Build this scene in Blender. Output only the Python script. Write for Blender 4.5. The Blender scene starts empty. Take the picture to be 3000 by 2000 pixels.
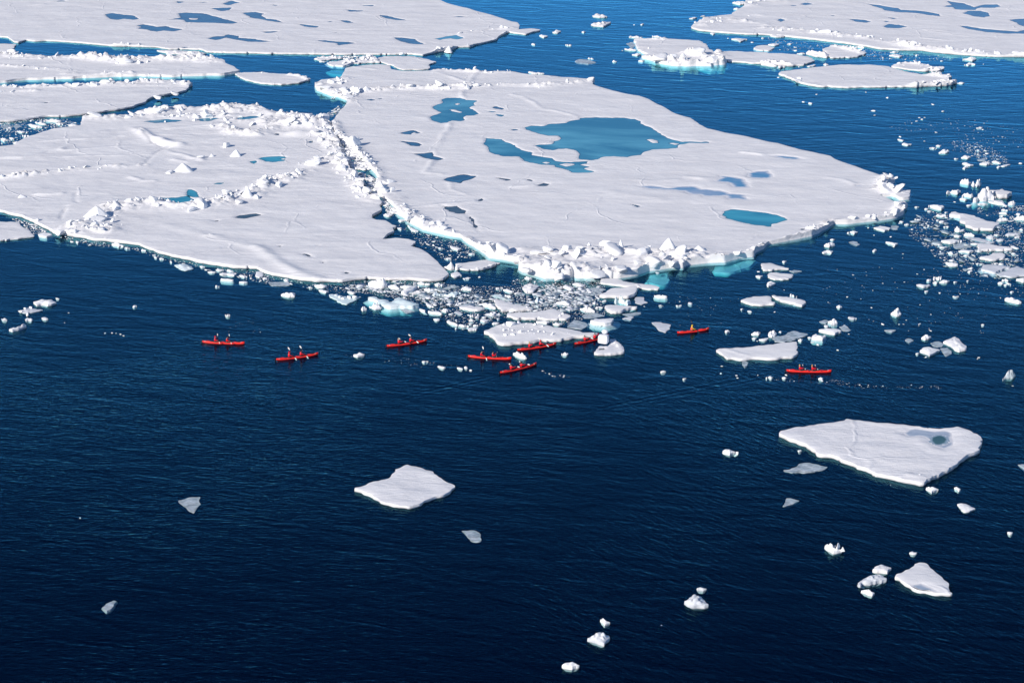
import bpy, bmesh, math, random
import numpy as np
from mathutils import Vector, Matrix, Quaternion
R = math.radians
SC = bpy.context.scene
COL = SC.collection

# ---------------------------------------------------------------- camera
CAM_H, PITCH, FPX = 101.0, R(19.0), 6314.0          # metres above the sea, look-down angle, focal length in photo pixels
cam_d = bpy.data.cameras.new('camera'); cam = bpy.data.objects.new('camera', cam_d); COL.objects.link(cam)
cam.location = (0, 0, CAM_H); cam.rotation_euler = (math.pi/2 - PITCH, 0, 0)
cam_d.sensor_width = 36.0; cam_d.lens = 36.0*FPX/3000.0
cam_d.clip_start = 1.0; cam_d.clip_end = 30000.0
SC.camera = cam

# ---------------------------------------------------------------- sky, sun, exposure
SUN_EL, SUN_AZ = R(26.0), R(-138.0)                  # azimuth clockwise from +Y: behind the camera, to its left
wd = bpy.data.worlds.new('World'); SC.world = wd; wd.use_nodes = True
nt = wd.node_tree; nt.nodes.clear()
sky = nt.nodes.new('ShaderNodeTexSky'); sky.sky_type = 'NISHITA'; sky.sun_disc = False
sky.sun_elevation = SUN_EL; sky.sun_rotation = SUN_AZ % (2*math.pi)
sky.altitude = 0.0; sky.air_density = 0.55; sky.dust_density = 0.0; sky.ozone_density = 4.0
bg = nt.nodes.new('ShaderNodeBackground'); bg.inputs['Strength'].default_value = 0.15
wo = nt.nodes.new('ShaderNodeOutputWorld')
nt.links.new(sky.outputs[0], bg.inputs[0]); nt.links.new(bg.outputs[0], wo.inputs[0])
sl = bpy.data.lights.new('sun', 'SUN'); sl.energy = 5.0; sl.angle = R(0.53); sl.color = (1.0, 0.92, 0.82)
so = bpy.data.objects.new('sun', sl); COL.objects.link(so)
sdir = Vector((math.sin(SUN_AZ)*math.cos(SUN_EL), math.cos(SUN_AZ)*math.cos(SUN_EL), math.sin(SUN_EL)))
so.location = sdir*500; so.rotation_euler = (-sdir).to_track_quat('-Z', 'Y').to_euler()
vs = SC.view_settings; vs.view_transform = 'Standard'; vs.look = 'None'; vs.exposure = 0.0; vs.gamma = 1.0
SC.cycles.max_bounces = 8; SC.cycles.transparent_max_bounces = 12
SC.cycles.caustics_reflective = False; SC.cycles.caustics_refractive = False

# ---------------------------------------------------------------- places in the photo -> points on the sea
CROPS = dict(F=(0, 0, .784), A1=(0, 0, 3.136), A2=(750, 0, 3.136), A3=(1500, 0, 3.136), A4=(2250, 0, 3.136),
             B1=(0, 500, 3.136), B2=(750, 500, 3.136), B3=(1500, 500, 3.136), B4=(2250, 500, 3.136),
             C2=(1500, 950, 3.136), C3=(2250, 950, 3.136), D=(0, 1000, 1.568), E3=(1500, 1450, 3.136), E4=(2250, 1400, 3.136),
             Z1=(1000, 780, 6.272), Z2=(1350, 780, 6.272), Z3=(1650, 760, 6.272), Z4=(2625, 500, 6.272), Z5=(2625, 700, 6.272),
             Y1=(200, 280, 3.92), Y2=(900, 300, 5.8725))
def PX(spec):
    """'A1 x,y x,y A2 x,y ...' -> array of photo pixels (3000 x 2000)"""
    out = []; c = None
    for w in spec.split():
        if w in CROPS: c = CROPS[w]
        else:
            x, y = w.split(','); out.append((c[0] + float(x)/c[2], c[1] + float(y)/c[2]))
    return np.array(out)
def ground(px, z=0.0):
    """photo pixels -> world x, y on the level z (z may be an array)"""
    px = np.atleast_2d(px); a = (px[:, 0]-1500)/FPX; b = -(px[:, 1]-1000)/FPX
    dx = a; dy = math.cos(PITCH) + b*math.sin(PITCH); dz = -math.sin(PITCH) + b*math.cos(PITCH)
    t = (z - CAM_H)/dz
    return np.stack([dx*t, dy*t], 1)
def m_per_px(p):
    """metres per photo pixel at world point p"""
    return math.sqrt(p[0]**2 + p[1]**2 + CAM_H**2)/FPX

# ---------------------------------------------------------------- noise
def h2(ix, iy, s):
    n = (ix.astype(np.int64)*374761393 + iy.astype(np.int64)*668265263 + s*1442695041) & 0xffffffff
    n = ((n ^ (n >> 13))*1274126177) & 0xffffffff
    n = n ^ (n >> 16)
    return (n & 0xffffff)/float(0xffffff)
def vn(x, y, s):
    ix = np.floor(x); iy = np.floor(y); fx = x-ix; fy = y-iy
    fx = fx*fx*(3-2*fx); fy = fy*fy*(3-2*fy)
    a = h2(ix, iy, s); b = h2(ix+1, iy, s); c = h2(ix, iy+1, s); d = h2(ix+1, iy+1, s)
    return (a*(1-fx)+b*fx)*(1-fy) + (c*(1-fx)+d*fx)*fy - .5
def fbm(x, y, s, o=4):
    t = 0*x; a = 1.0
    for i in range(o):
        t = t + a*vn(x + 17.3*i, y - 9.1*i, s+i); x = x*2.03; y = y*2.03; a *= .5
    return t
def plates(x, y, s):
    """tilted broken plates: height 0..1 and distance to the plate's border"""
    ix = np.floor(x); iy = np.floor(y)
    f1 = np.full(x.shape, 9.); f2 = np.full(x.shape, 9.); hh = np.zeros(x.shape)
    for di in (-1, 0, 1):
        for dj in (-1, 0, 1):
            cx = ix+di; cy = iy+dj
            px = cx + h2(cx, cy, s); py = cy + h2(cx, cy, s+1)
            d = np.hypot(x-px, y-py)
            hz = h2(cx, cy, s+2) + (h2(cx, cy, s+3)-.5)*1.1*(x-px) + (h2(cx, cy, s+4)-.5)*1.1*(y-py)
            near = d < f1
            f2 = np.where(near, f1, np.minimum(f2, d)); hh = np.where(near, hz, hh); f1 = np.where(near, d, f1)
    return hh, f2-f1

# ---------------------------------------------------------------- distances to outlines
def seg_near(P, a, b):
    """nearest point on segments a->b for every P: distance, nearest point"""
    n = len(P); best = np.full(n, 1e18); cp = np.zeros((n, 2))
    step = max(1, int(3e6//max(1, len(a))))
    ab = b-a; L = np.maximum((ab**2).sum(1), 1e-12)
    for i in range(0, n, step):
        p = P[i:i+step, None, :]
        t = np.clip(((p-a)*ab).sum(2)/L, 0, 1)
        q = a + t[..., None]*ab
        d = ((p-q)**2).sum(2); k = d.argmin(1); r = np.arange(len(k))
        best[i:i+step] = d[r, k]; cp[i:i+step] = q[r, k]
    return np.sqrt(best), cp
def inside(P, a, b):
    n = len(P); ins = np.zeros(n, bool); step = max(1, int(4e6//max(1, len(a))))
    for i in range(0, n, step):
        y = P[i:i+step, 1][:, None]; x = P[i:i+step, 0][:, None]
        c = (a[:, 1] > y) != (b[:, 1] > y)
        xi = a[:, 0] + (y-a[:, 1])*(b[:, 0]-a[:, 0])/np.where(b[:, 1] == a[:, 1], 1e-12, b[:, 1]-a[:, 1])
        ins[i:i+step] = ((c & (x < xi)).sum(1) % 2) == 1
    return ins
def sdf(P, poly):
    """signed distance, positive inside, and the nearest outline point"""
    a = poly; b = np.roll(poly, -1, 0)
    d, cp = seg_near(P, a, b)
    return np.where(inside(P, a, b), d, -d), cp
def line_dist(P, line): return seg_near(P, line[:-1], line[1:])[0]
def roughen(poly, rng, minlen, amp=.13, closed=True):
    """break every long side of an outline into shorter, uneven ones"""
    pts = [tuple(p) for p in poly]
    for _ in range(6):
        out = []; ch = False; n = len(pts)
        for i in range(n if closed else n-1):
            a = pts[i]; b = pts[(i+1) % n]; out.append(a)
            L = math.hypot(b[0]-a[0], b[1]-a[1])
            if L > 2*minlen:
                t = rng.uniform(.35, .65); o = rng.gauss(0, amp)*min(L, 1.8)*.75
                out.append((a[0]+(b[0]-a[0])*t - (b[1]-a[1])/L*o, a[1]+(b[1]-a[1])*t + (b[0]-a[0])/L*o)); ch = True
        if not closed: out.append(pts[-1])
        pts = out
        if not ch: break
    return np.array(pts)
def area(poly):
    x, y = poly[:, 0], poly[:, 1]; return .5*float((x*np.roll(y, -1) - np.roll(x, -1)*y).sum())

# ---------------------------------------------------------------- meshes
def mesh_np(name, V, F, mat, parent=None, smooth=True, loc=None):
    """one mesh object from arrays; F is an (n,4) or (n,3) array or a list of such arrays"""
    me = bpy.data.meshes.new(name)
    if not isinstance(F, list) or isinstance(F[0], tuple): F = [F]
    F = [np.asarray(f, np.int32) for f in F if len(f)]
    V = np.asarray(V, np.float32)
    me.vertices.add(len(V)); me.vertices.foreach_set('co', V.ravel())
    nl = sum(f.size for f in F); nf = sum(len(f) for f in F)
    me.loops.add(nl); me.polygons.add(nf)
    me.loops.foreach_set('vertex_index', np.concatenate([f.ravel() for f in F]))
    tot = np.concatenate([np.full(len(f), f.shape[1], np.int32) for f in F])
    st = np.concatenate([[0], np.cumsum(tot)[:-1]]).astype(np.int32)
    me.polygons.foreach_set('loop_start', st)
    me.polygons.foreach_set('loop_total', tot)
    me.polygons.foreach_set('use_smooth', np.full(nf, bool(smooth)))
    me.update(calc_edges=True); me.validate()
    me.materials.append(mat)
    o = bpy.data.objects.new(name, me); COL.objects.link(o)
    if parent is not None: o.parent = parent
    if loc is not None: o.location = loc
    return o
def link_bm(name, bm, mat, parent=None, smooth=True):
    me = bpy.data.meshes.new(name); bm.to_mesh(me); bm.free()
    for p in me.polygons: p.use_smooth = smooth
    for m in (mat if isinstance(mat, (list, tuple)) else [mat]): me.materials.append(m)
    o = bpy.data.objects.new(name, me); COL.objects.link(o)
    if parent is not None: o.parent = parent
    return o
def tag(o, label=None, cat=None, group=None, kind=None):
    if label: o['label'] = label
    if cat: o['category'] = cat
    if group: o['group'] = group
    if kind: o['kind'] = kind
    return o

# ---------------------------------------------------------------- materials
def mat(name):
    m = bpy.data.materials.new(name); m.use_nodes = True; nt = m.node_tree; nt.nodes.clear()
    out = nt.nodes.new('ShaderNodeOutputMaterial'); return m, nt, out
def N(nt, t, **kw):
    n = nt.nodes.new(t)
    for k, v in kw.items():
        if k in n.inputs: n.inputs[k].default_value = v
        else: setattr(n, k, v)
    return n
def plain(name, col, rough=.5, spec=.5, noise=0.0, coat=0.0):
    m, nt, out = mat(name)
    b = N(nt, 'ShaderNodeBsdfPrincipled'); b.inputs['Base Color'].default_value = (*col, 1); b.inputs['Roughness'].default_value = rough
    b.inputs['Specular IOR Level'].default_value = spec; b.inputs['Coat Weight'].default_value = coat
    if noise:
        tc = N(nt, 'ShaderNodeTexCoord'); nz = N(nt, 'ShaderNodeTexNoise', Scale=9.0, Detail=4.0)
        mx = N(nt, 'ShaderNodeMixRGB', blend_type='MULTIPLY'); mx.inputs[0].default_value = noise
        mx.inputs[1].default_value = (*col, 1)
        nt.links.new(tc.outputs['Object'], nz.inputs['Vector']); nt.links.new(nz.outputs['Fac'], mx.inputs[2]); nt.links.new(mx.outputs[0], b.inputs['Base Color'])
    nt.links.new(b.outputs[0], out.inputs[0]); return m
def snow_mat(name, c1, c2, rough=.75, fine=1.0, lo=.35, hi=.7, scale=.16, spec=.25, streak=True):
    m, nt, out = mat(name); L = nt.links.new
    geo = N(nt, 'ShaderNodeNewGeometry')
    mp = N(nt, 'ShaderNodeMapping'); mp.inputs['Rotation'].default_value = (0, 0, R(-8)); mp.inputs['Scale'].default_value = (.6, 1.1, 1) if streak else (1, 1, 1)
    L(geo.outputs['Position'], mp.inputs['Vector'])
    n1 = N(nt, 'ShaderNodeTexNoise', Scale=scale, Detail=7.0, Roughness=.68); L(mp.outputs[0], n1.inputs['Vector'])
    cr = N(nt, 'ShaderNodeValToRGB'); cr.color_ramp.elements[0].position = lo; cr.color_ramp.elements[1].position = hi
    cr.color_ramp.elements[0].color = (*c1, 1); cr.color_ramp.elements[1].color = (*c2, 1)
    L(n1.outputs['Fac'], cr.inputs[0])
    b = N(nt, 'ShaderNodeBsdfPrincipled'); b.inputs['Roughness'].default_value = rough; b.inputs['Specular IOR Level'].default_value = spec
    L(cr.outputs[0], b.inputs['Base Color'])
    n2 = N(nt, 'ShaderNodeTexNoise', Scale=1.7, Detail=5.0, Roughness=.6); L(mp.outputs[0], n2.inputs['Vector'])
    bp = N(nt, 'ShaderNodeBump'); bp.inputs['Strength'].default_value = 1.0; bp.inputs['Distance'].default_value = .055*fine
    L(n2.outputs['Fac'], bp.inputs['Height'])
    gr = N(nt, 'ShaderNodeTexNoise', Scale=7.0, Detail=3.0, Roughness=.7); L(geo.outputs['Position'], gr.inputs['Vector'])
    b0 = N(nt, 'ShaderNodeBump'); b0.inputs['Strength'].default_value = 1.0; b0.inputs['Distance'].default_value = .025*fine
    L(gr.outputs['Fac'], b0.inputs['Height']); L(b0.outputs[0], bp.inputs['Normal'])
    vo = N(nt, 'ShaderNodeTexVoronoi', feature='DISTANCE_TO_EDGE', Scale=.05)
    wp = N(nt, 'ShaderNodeTexNoise', Scale=.06, Detail=4.0); L(geo.outputs['Position'], wp.inputs['Vector'])
    wa = N(nt, 'ShaderNodeVectorMath', operation='MULTIPLY_ADD'); L(wp.outputs['Color'], wa.inputs[0]); wa.inputs[1].default_value = (14, 14, 0); L(geo.outputs['Position'], wa.inputs[2])
    w2 = N(nt, 'ShaderNodeVectorMath', operation='MULTIPLY'); L(wa.outputs[0], w2.inputs[0]); w2.inputs[1].default_value = (1, 1, 0); L(w2.outputs[0], vo.inputs['Vector'])
    cl = N(nt, 'ShaderNodeMapRange', interpolation_type='SMOOTHSTEP'); L(vo.outputs['Distance'], cl.inputs[0]); cl.inputs[1].default_value = .016; cl.inputs[2].default_value = .0
    cm = N(nt, 'ShaderNodeMapRange', interpolation_type='SMOOTHSTEP'); L(wp.outputs['Fac'], cm.inputs[0]); cm.inputs[1].default_value = .44; cm.inputs[2].default_value = .60
    cx = N(nt, 'ShaderNodeMath', operation='MULTIPLY'); L(cl.outputs[0], cx.inputs[0]); L(cm.outputs[0], cx.inputs[1])
    bc = N(nt, 'ShaderNodeBump'); bc.inputs['Strength'].default_value = 1.0; bc.inputs['Distance'].default_value = .055 if streak else 0.0
    L(cx.outputs[0], bc.inputs['Height']); L(bp.outputs[0], bc.inputs['Normal']); bp = bc
    n3 = N(nt, 'ShaderNodeTexNoise', Scale=.22, Detail=3.0); L(mp.outputs[0], n3.inputs['Vector'])
    b2 = N(nt, 'ShaderNodeBump'); b2.inputs['Strength'].default_value = 1.0; b2.inputs['Distance'].default_value = .30*fine
    L(n3.outputs['Fac'], b2.inputs['Height']); L(bp.outputs[0], b2.inputs['Normal'])
    L(b2.outputs[0], b.inputs['Normal'])
    L(b.outputs[0], out.inputs[0]); return m
def pond_mat(name, c1, c2, rim, soft=.5, rough=.12, scale=.12, spec=.5, bump=.01, cover=0.0):
    """water over an ice bottom: c1 deep, c2 shallow patches, rim the shallow shore over SOFT metres"""
    m, nt, out = mat(name); L = nt.links.new
    geo = N(nt, 'ShaderNodeNewGeometry')
    mp = N(nt, 'ShaderNodeMapping'); mp.inputs['Scale'].default_value = (.5, 1.0, 1); mp.inputs['Rotation'].default_value = (0, 0, R(12))
    L(geo.outputs['Position'], mp.inputs['Vector'])
    n1 = N(nt, 'ShaderNodeTexNoise', Scale=scale, Detail=5.0, Roughness=.6, Distortion=1.1); L(mp.outputs[0], n1.inputs['Vector'])
    cr = N(nt, 'ShaderNodeValToRGB'); cr.color_ramp.elements[0].position = .40; cr.color_ramp.elements[1].position = .68
    cr.color_ramp.elements[0].color = (*c1, 1); cr.color_ramp.elements[1].color = (*c2, 1)
    L(n1.outputs['Fac'], cr.inputs[0])
    at = N(nt, 'ShaderNodeAttribute', attribute_name='shore')
    n3 = N(nt, 'ShaderNodeTexNoise', Scale=.9, Detail=3.0); L(geo.outputs['Position'], n3.inputs['Vector'])
    ad = N(nt, 'ShaderNodeMath', operation='MULTIPLY_ADD'); L(n3.outputs['Fac'], ad.inputs[0]); ad.inputs[1].default_value = soft*1.2; L(at.outputs['Fac'], ad.inputs[2])
    mr = N(nt, 'ShaderNodeMapRange', interpolation_type='SMOOTHSTEP'); L(ad.outputs[0], mr.inputs[0]); mr.inputs[1].default_value = soft*.6; mr.inputs[2].default_value = soft*1.7
    mx = N(nt, 'ShaderNodeMixRGB'); mx.inputs[1].default_value = (*rim, 1); L(mr.outputs[0], mx.inputs[0]); L(cr.outputs[0], mx.inputs[2])
    b = N(nt, 'ShaderNodeBsdfPrincipled'); b.inputs['Roughness'].default_value = rough; b.inputs['IOR'].default_value = 1.33; b.inputs['Specular IOR Level'].default_value = spec
    b.inputs['Specular Tint'].default_value = (.4, .75, 1, 1)
    L(mx.outputs[0], b.inputs['Base Color'])
    n2 = N(nt, 'ShaderNodeTexNoise', Scale=2.2, Detail=2.0); L(mp.outputs[0], n2.inputs['Vector'])
    bp = N(nt, 'ShaderNodeBump'); bp.inputs['Distance'].default_value = bump; L(n2.outputs['Fac'], bp.inputs['Height']); L(bp.outputs[0], b.inputs['Normal'])
    L(b.outputs[0], out.inputs[0]); return m

M = {}
M['snow'] = snow_mat('snow', (.79, .78, .785), (.885, .875, .872))
M['rough_snow'] = snow_mat('rough_snow', (.81, .80, .805), (.88, .87, .875), fine=1.6, scale=.5)
M['block_snow'] = snow_mat('block_snow', (.84, .845, .855), (.89, .89, .895), fine=.9, scale=.6, streak=False)
M['bare_ice'] = snow_mat('bare_ice', (.36, .45, .50), (.80, .84, .86), rough=.35, fine=.5, lo=.36, hi=.72, scale=1.1, spec=.4)
def see_through(m, lo, hi):
    """thin ice that lets part of the dark water show through, in patches"""
    nt = m.node_tree; L = nt.links.new; out = [n for n in nt.nodes if n.type == 'OUTPUT_MATERIAL'][0]; b = [n for n in nt.nodes if n.type == 'BSDF_PRINCIPLED'][0]
    geo = N(nt, 'ShaderNodeNewGeometry'); n1 = N(nt, 'ShaderNodeTexNoise', Scale=.9, Detail=5.0, Roughness=.65); L(geo.outputs['Position'], n1.inputs['Vector'])
    mr = N(nt, 'ShaderNodeMapRange'); L(n1.outputs['Fac'], mr.inputs[0]); mr.inputs[1].default_value = .36; mr.inputs[2].default_value = .62; mr.inputs[3].default_value = hi; mr.inputs[4].default_value = lo
    tr = N(nt, 'ShaderNodeBsdfTransparent'); tr.inputs['Color'].default_value = (.8, .95, 1, 1); mx = N(nt, 'ShaderNodeMixShader')
    L(mr.outputs[0], mx.inputs[0]); L(b.outputs[0], mx.inputs[1]); L(tr.outputs[0], mx.inputs[2]); L(mx.outputs[0], out.inputs[0])
see_through(M['bare_ice'], .0, .50)
M['grey_ice'] = snow_mat('grey_ice', (.58, .61, .66), (.74, .76, .79), rough=.6, fine=1.2, lo=.35, hi=.66, scale=1.6)
M['green_ice'] = snow_mat('green_ice', (.62, .78, .80), (.84, .88, .90), rough=.4, fine=.8, scale=.5)
SNOWC = (.82, .805, .81)
M['pond_blue'] = pond_mat('pond_blue', (.006, .18, .30), (.11, .43, .56), (.02, .14, .22), .35, scale=.06, spec=.35)
M['pond_dark'] = pond_mat('pond_dark', (.010, .085, .17), (.03, .17, .30), (.012, .045, .075), .5, scale=.4)
M['pond_teal'] = pond_mat('pond_teal', (.008, .24, .36), (.05, .42, .54), (.03, .20, .25), .4)
M['pond_slate'] = pond_mat('pond_slate', (.035, .075, .10), (.07, .125, .155), (.05, .055, .055), .4, scale=.8)
M['pond_frozen'] = pond_mat('pond_frozen', (.10, .30, .52), (.36, .46, .62), SNOWC, .9, rough=.5, scale=.2, spec=.3)
M['pond_green'] = pond_mat('pond_green', (.045, .12, .14), (.06, .15, .17), (.30, .40, .48), .25, rough=.3, scale=.5, spec=.3)
M['wet_snow'] = pond_mat('wet_snow', (.30, .38, .50), (.46, .53, .62), SNOWC, .45, rough=.5, scale=.7, spec=.3)  # soft-edged blue-grey patch in floe hollows, laid as a pond sheet

def water_mat():
    m, nt, out = mat('sea_water'); L = nt.links.new
    geo = N(nt, 'ShaderNodeNewGeometry'); pos = geo.outputs['Position']
    sep = N(nt, 'ShaderNodeSeparateXYZ'); L(pos, sep.inputs[0])
    def math_(op, a, b=None, clamp=False):
        n = N(nt, 'ShaderNodeMath', operation=op); n.use_clamp = clamp
        for i, v in enumerate((a, b)):
            if v is None: continue
            if isinstance(v, (int, float)): n.inputs[i].default_value = v
            else: L(v, n.inputs[i])
        return n.outputs[0]
    def rng(v, a, b, c=0.0, d=1.0):
        n = N(nt, 'ShaderNodeMapRange', interpolation_type='SMOOTHSTEP'); L(v, n.inputs[0])
        for i, q in enumerate((a, b, c, d)): n.inputs[1+i].default_value = q
        return n.outputs[0]
    def wavelets(rot, sx, sy, scale, detail=3.0, dist=.7):
        mp = N(nt, 'ShaderNodeMapping', vector_type='POINT'); mp.inputs['Rotation'].default_value = (0, 0, R(rot)); L(pos, mp.inputs['Vector'])
        m2 = N(nt, 'ShaderNodeMapping'); m2.inputs['Scale'].default_value = (sx, sy, 1); L(mp.outputs[0], m2.inputs['Vector'])
        n = N(nt, 'ShaderNodeTexNoise', Scale=scale, Detail=detail, Roughness=.55, Distortion=dist); L(m2.outputs[0], n.inputs['Vector'])
        return n.outputs['Fac']
    big = N(nt, 'ShaderNodeTexNoise', Scale=.022, Detail=3.0, Roughness=.6, Distortion=.8); L(pos, big.inputs['Vector'])
    gust = rng(big.outputs['Fac'], .36, .64, .72, 1.08)
    a = wavelets(52, .42, 1.0, 1.5)          # crests slanting towards the camera on the near right
    b = wavelets(4, .40, 1.0, 1.7)           # crests lying across the view on the near left
    side = rng(math_('ADD', sep.outputs[0], math_('MULTIPLY', math_('SUBTRACT', big.outputs['Fac'], .5), 120.0)), -22.0, 22.0)
    mx = N(nt, 'ShaderNodeMixRGB'); L(side, mx.inputs[0]); L(b, mx.inputs[1]); L(a, mx.inputs[2])
    calm = rng(sep.outputs[1], 255.0, 400.0, 1.0, .12)
    ripple = math_('MULTIPLY', math_('MULTIPLY', mx.outputs[0], gust), calm)
    fine = math_('MULTIPLY', wavelets(25, .6, 1.0, 4.0, 2.0), math_('MULTIPLY', gust, calm))
    # long smooth swell rings in the channel behind the big floe
    reg = math_('MULTIPLY', rng(sep.outputs[1], 330.0, 400.0), rng(sep.outputs[0], -5.0, 35.0))
    swell = math_('MULTIPLY', wavelets(-13, .10, 1.0, .36, 2.0, .9), reg)
    def wake(p0, p1, width, wl):
        """a train of small waves along the line p0 -> p1, spreading from a kayak"""
        a_, b_ = ground(np.array([p0, p1])); d = b_-a_; Lg = float(np.hypot(*d)); d = d/Lg
        u = math_('ADD', math_('MULTIPLY', sep.outputs[0], float(d[0])), math_('MULTIPLY', sep.outputs[1], float(d[1]))); u = math_('SUBTRACT', u, float(a_ @ d))
        v = math_('ADD', math_('MULTIPLY', sep.outputs[0], float(-d[1])), math_('MULTIPLY', sep.outputs[1], float(d[0]))); v = math_('SUBTRACT', v, float(a_[0]*-d[1] + a_[1]*d[0]))
        v = math_('ADD', v, math_('MULTIPLY', math_('SUBTRACT', big.outputs['Fac'], .5), 3.0))
        env = math_('MULTIPLY', rng(u, -1.0, 4.0), rng(u, Lg*.55, Lg*1.05, 1.0, 0.0))
        g_ = math_('POWER', 2.718, math_('MULTIPLY', math_('MULTIPLY', v, v), -1/(width*width)))
        return math_('MULTIPLY', math_('MULTIPLY', math_('SINE', math_('MULTIPLY', v, 6.283/wl)), g_), env)
    wk = math_('ADD', math_('ADD', wake((2300, 1092), (1640, 1222), 1.7, 1.25), wake((2296, 1086), (1950, 1062), 1.2, 1.0)), math_('ADD', wake((1460, 1098), (1130, 1172), 1.3, 1.1), wake((1976, 980), (1800, 1012), 1.2, .9)))
    ripple = math_('ADD', ripple, math_('MULTIPLY', wk, .13))
    height = math_('ADD', math_('ADD', math_('MULTIPLY', ripple, .058), math_('MULTIPLY', fine, .02)), math_('MULTIPLY', math_('ADD', math_('MULTIPLY', swell, .45), math_('MULTIPLY', wavelets(18, .35, 1.0, .30, 2.0, 1.0), .75)), .12))
    bp = N(nt, 'ShaderNodeBump'); bp.inputs['Strength'].default_value = 1.0; bp.inputs['Distance'].default_value = 1.0
    L(height, bp.inputs['Height'])
    dt = N(nt, 'ShaderNodeVectorMath', operation='DOT_PRODUCT'); L(bp.outputs[0], dt.inputs[0]); L(geo.outputs['Incoming'], dt.inputs[1])
    refl = math_('MULTIPLY', math_('POWER', math_('SUBTRACT', 1.0, math_('ABSOLUTE', dt.outputs['Value']), True), 7.0), 2.2, True)   # reflection of polarised skylight, the same from both sides
    gl = N(nt, 'ShaderNodeBsdfGlossy', Roughness=.07); gl.inputs['Color'].default_value = (.25, .80, 1.0, 1); L(bp.outputs[0], gl.inputs['Normal'])
    df = N(nt, 'ShaderNodeBsdfDiffuse'); df.inputs['Color'].default_value = (.0001, .014, .085, 1)
    tr = N(nt, 'ShaderNodeBsdfTransparent'); tr.inputs['Color'].default_value = (.95, .99, 1, 1)
    m1 = N(nt, 'ShaderNodeMixShader'); m1.inputs[0].default_value = .86; L(df.outputs[0], m1.inputs[1]); L(tr.outputs[0], m1.inputs[2])
    m2_ = N(nt, 'ShaderNodeMixShader'); L(refl, m2_.inputs[0]); L(m1.outputs[0], m2_.inputs[1]); L(gl.outputs[0], m2_.inputs[2])
    L(m2_.outputs[0], out.inputs['Surface'])
    va = N(nt, 'ShaderNodeVolumeAbsorption', Density=.34); va.inputs['Color'].default_value = (.0, .82, .87, 1)
    L(va.outputs[0], out.inputs['Volume'])
    return m
M['water'] = water_mat()
M['deep'] = plain('deep_water', (.0002, .002, .007), 1.0, 0.0)

# ---------------------------------------------------------------- the sea: a body of water and the dark deep below it
def sea():
    X, Y0, Y1, D = 9000., -2000., 14000., 12.0
    V = [(-X, Y0, 0), (X, Y0, 0), (X, Y1, 0), (-X, Y1, 0), (-X, Y0, -D), (X, Y0, -D), (X, Y1, -D), (-X, Y1, -D)]
    F = [(0, 1, 2, 3), (7, 6, 5, 4), (0, 4, 5, 1), (1, 5, 6, 2), (2, 6, 7, 3), (3, 7, 4, 0)]
    tag(mesh_np('water', V, F, M['water'], smooth=False), kind='structure')
    V = [(-X-50, Y0-50, -D+.6), (X+50, Y0-50, -D+.6), (X+50, Y1+50, -D+.6), (-X-50, Y1+50, -D+.6)]
    V = [(x*.99, y*.99, z) for x, y, z in V]
    tag(mesh_np('seabed', V, [(0, 1, 2, 3)], M['deep'], smooth=False), kind='structure')
sea()

# ---------------------------------------------------------------- broken blocks
def block_variants(n, seed, sub, p=4.0, cuts=3, rough=.10):
    """worn, rounded blocks: a squarish ball with a few flat broken faces"""
    rng = random.Random(seed); out = []
    for k in range(n):
        bm = bmesh.new(); bmesh.ops.create_icosphere(bm, subdivisions=sub, radius=1.0)
        pl = []
        for _ in range(cuts):
            d = Vector((rng.gauss(0, 1), rng.gauss(0, 1), rng.gauss(0, .6))).normalized(); pl.append((d, rng.uniform(.40, .8)))
        off = rng.uniform(0, 50); ax = (1.0, rng.uniform(.65, 1.0), rng.uniform(.55, .85)); pp = rng.uniform(p-1.2, p+2)
        for v in bm.verts:
            c = v.co.copy(); q = (abs(c.x)**pp + abs(c.y)**pp + abs(c.z)**pp)**(1/pp); c = c/q
            for d, t in pl:
                e = c.dot(d)
                if e > t: c -= d*(e-t)*.85
            nz = math.sin(3.1*c.x+off)*math.cos(2.7*c.y-off)*math.sin(3.4*c.z+2*off)
            c *= 1 + rough*nz + rng.uniform(-.03, .03)
            v.co = Vector((c.x*ax[0], c.y*ax[1], c.z*ax[2]))
        bm.verts.index_update()
        out.append((np.array([v.co[:] for v in bm.verts]), np.array([[v.index for v in f.verts] for f in bm.faces])))
        bm.free()
    return out
BLOCKS = block_variants(16, 5, 3, cuts=6); RUBBLE = block_variants(16, 6, 2, cuts=7, rough=.14); CRUMBS = block_variants(10, 9, 1, cuts=2, rough=.2)
def rot_m(rng, tilt):
    return np.array(Matrix.Rotation(rng.uniform(0, 6.283), 3, 'Z') @ Matrix.Rotation(rng.gauss(0, tilt), 3, 'X') @ Matrix.Rotation(rng.gauss(0, tilt), 3, 'Y'))
def scatter_mesh(name, items, variants, rng, mtl, parent, tilt):
    """items: (x, y, z, sx, sy, sz) -> one mesh of many small blocks"""
    VV, FF, n = [], [], 0
    for (x, y, z, sx, sy, sz) in items:
        v, f = variants[rng.randrange(len(variants))]
        w = (v*np.array((sx, sy, sz))) @ rot_m(rng, tilt).T + np.array((x, y, z))
        VV.append(w); FF.append(f+n); n += len(w)
    return mesh_np(name, np.concatenate(VV), np.concatenate(FF), mtl, parent, smooth=True)

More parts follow.
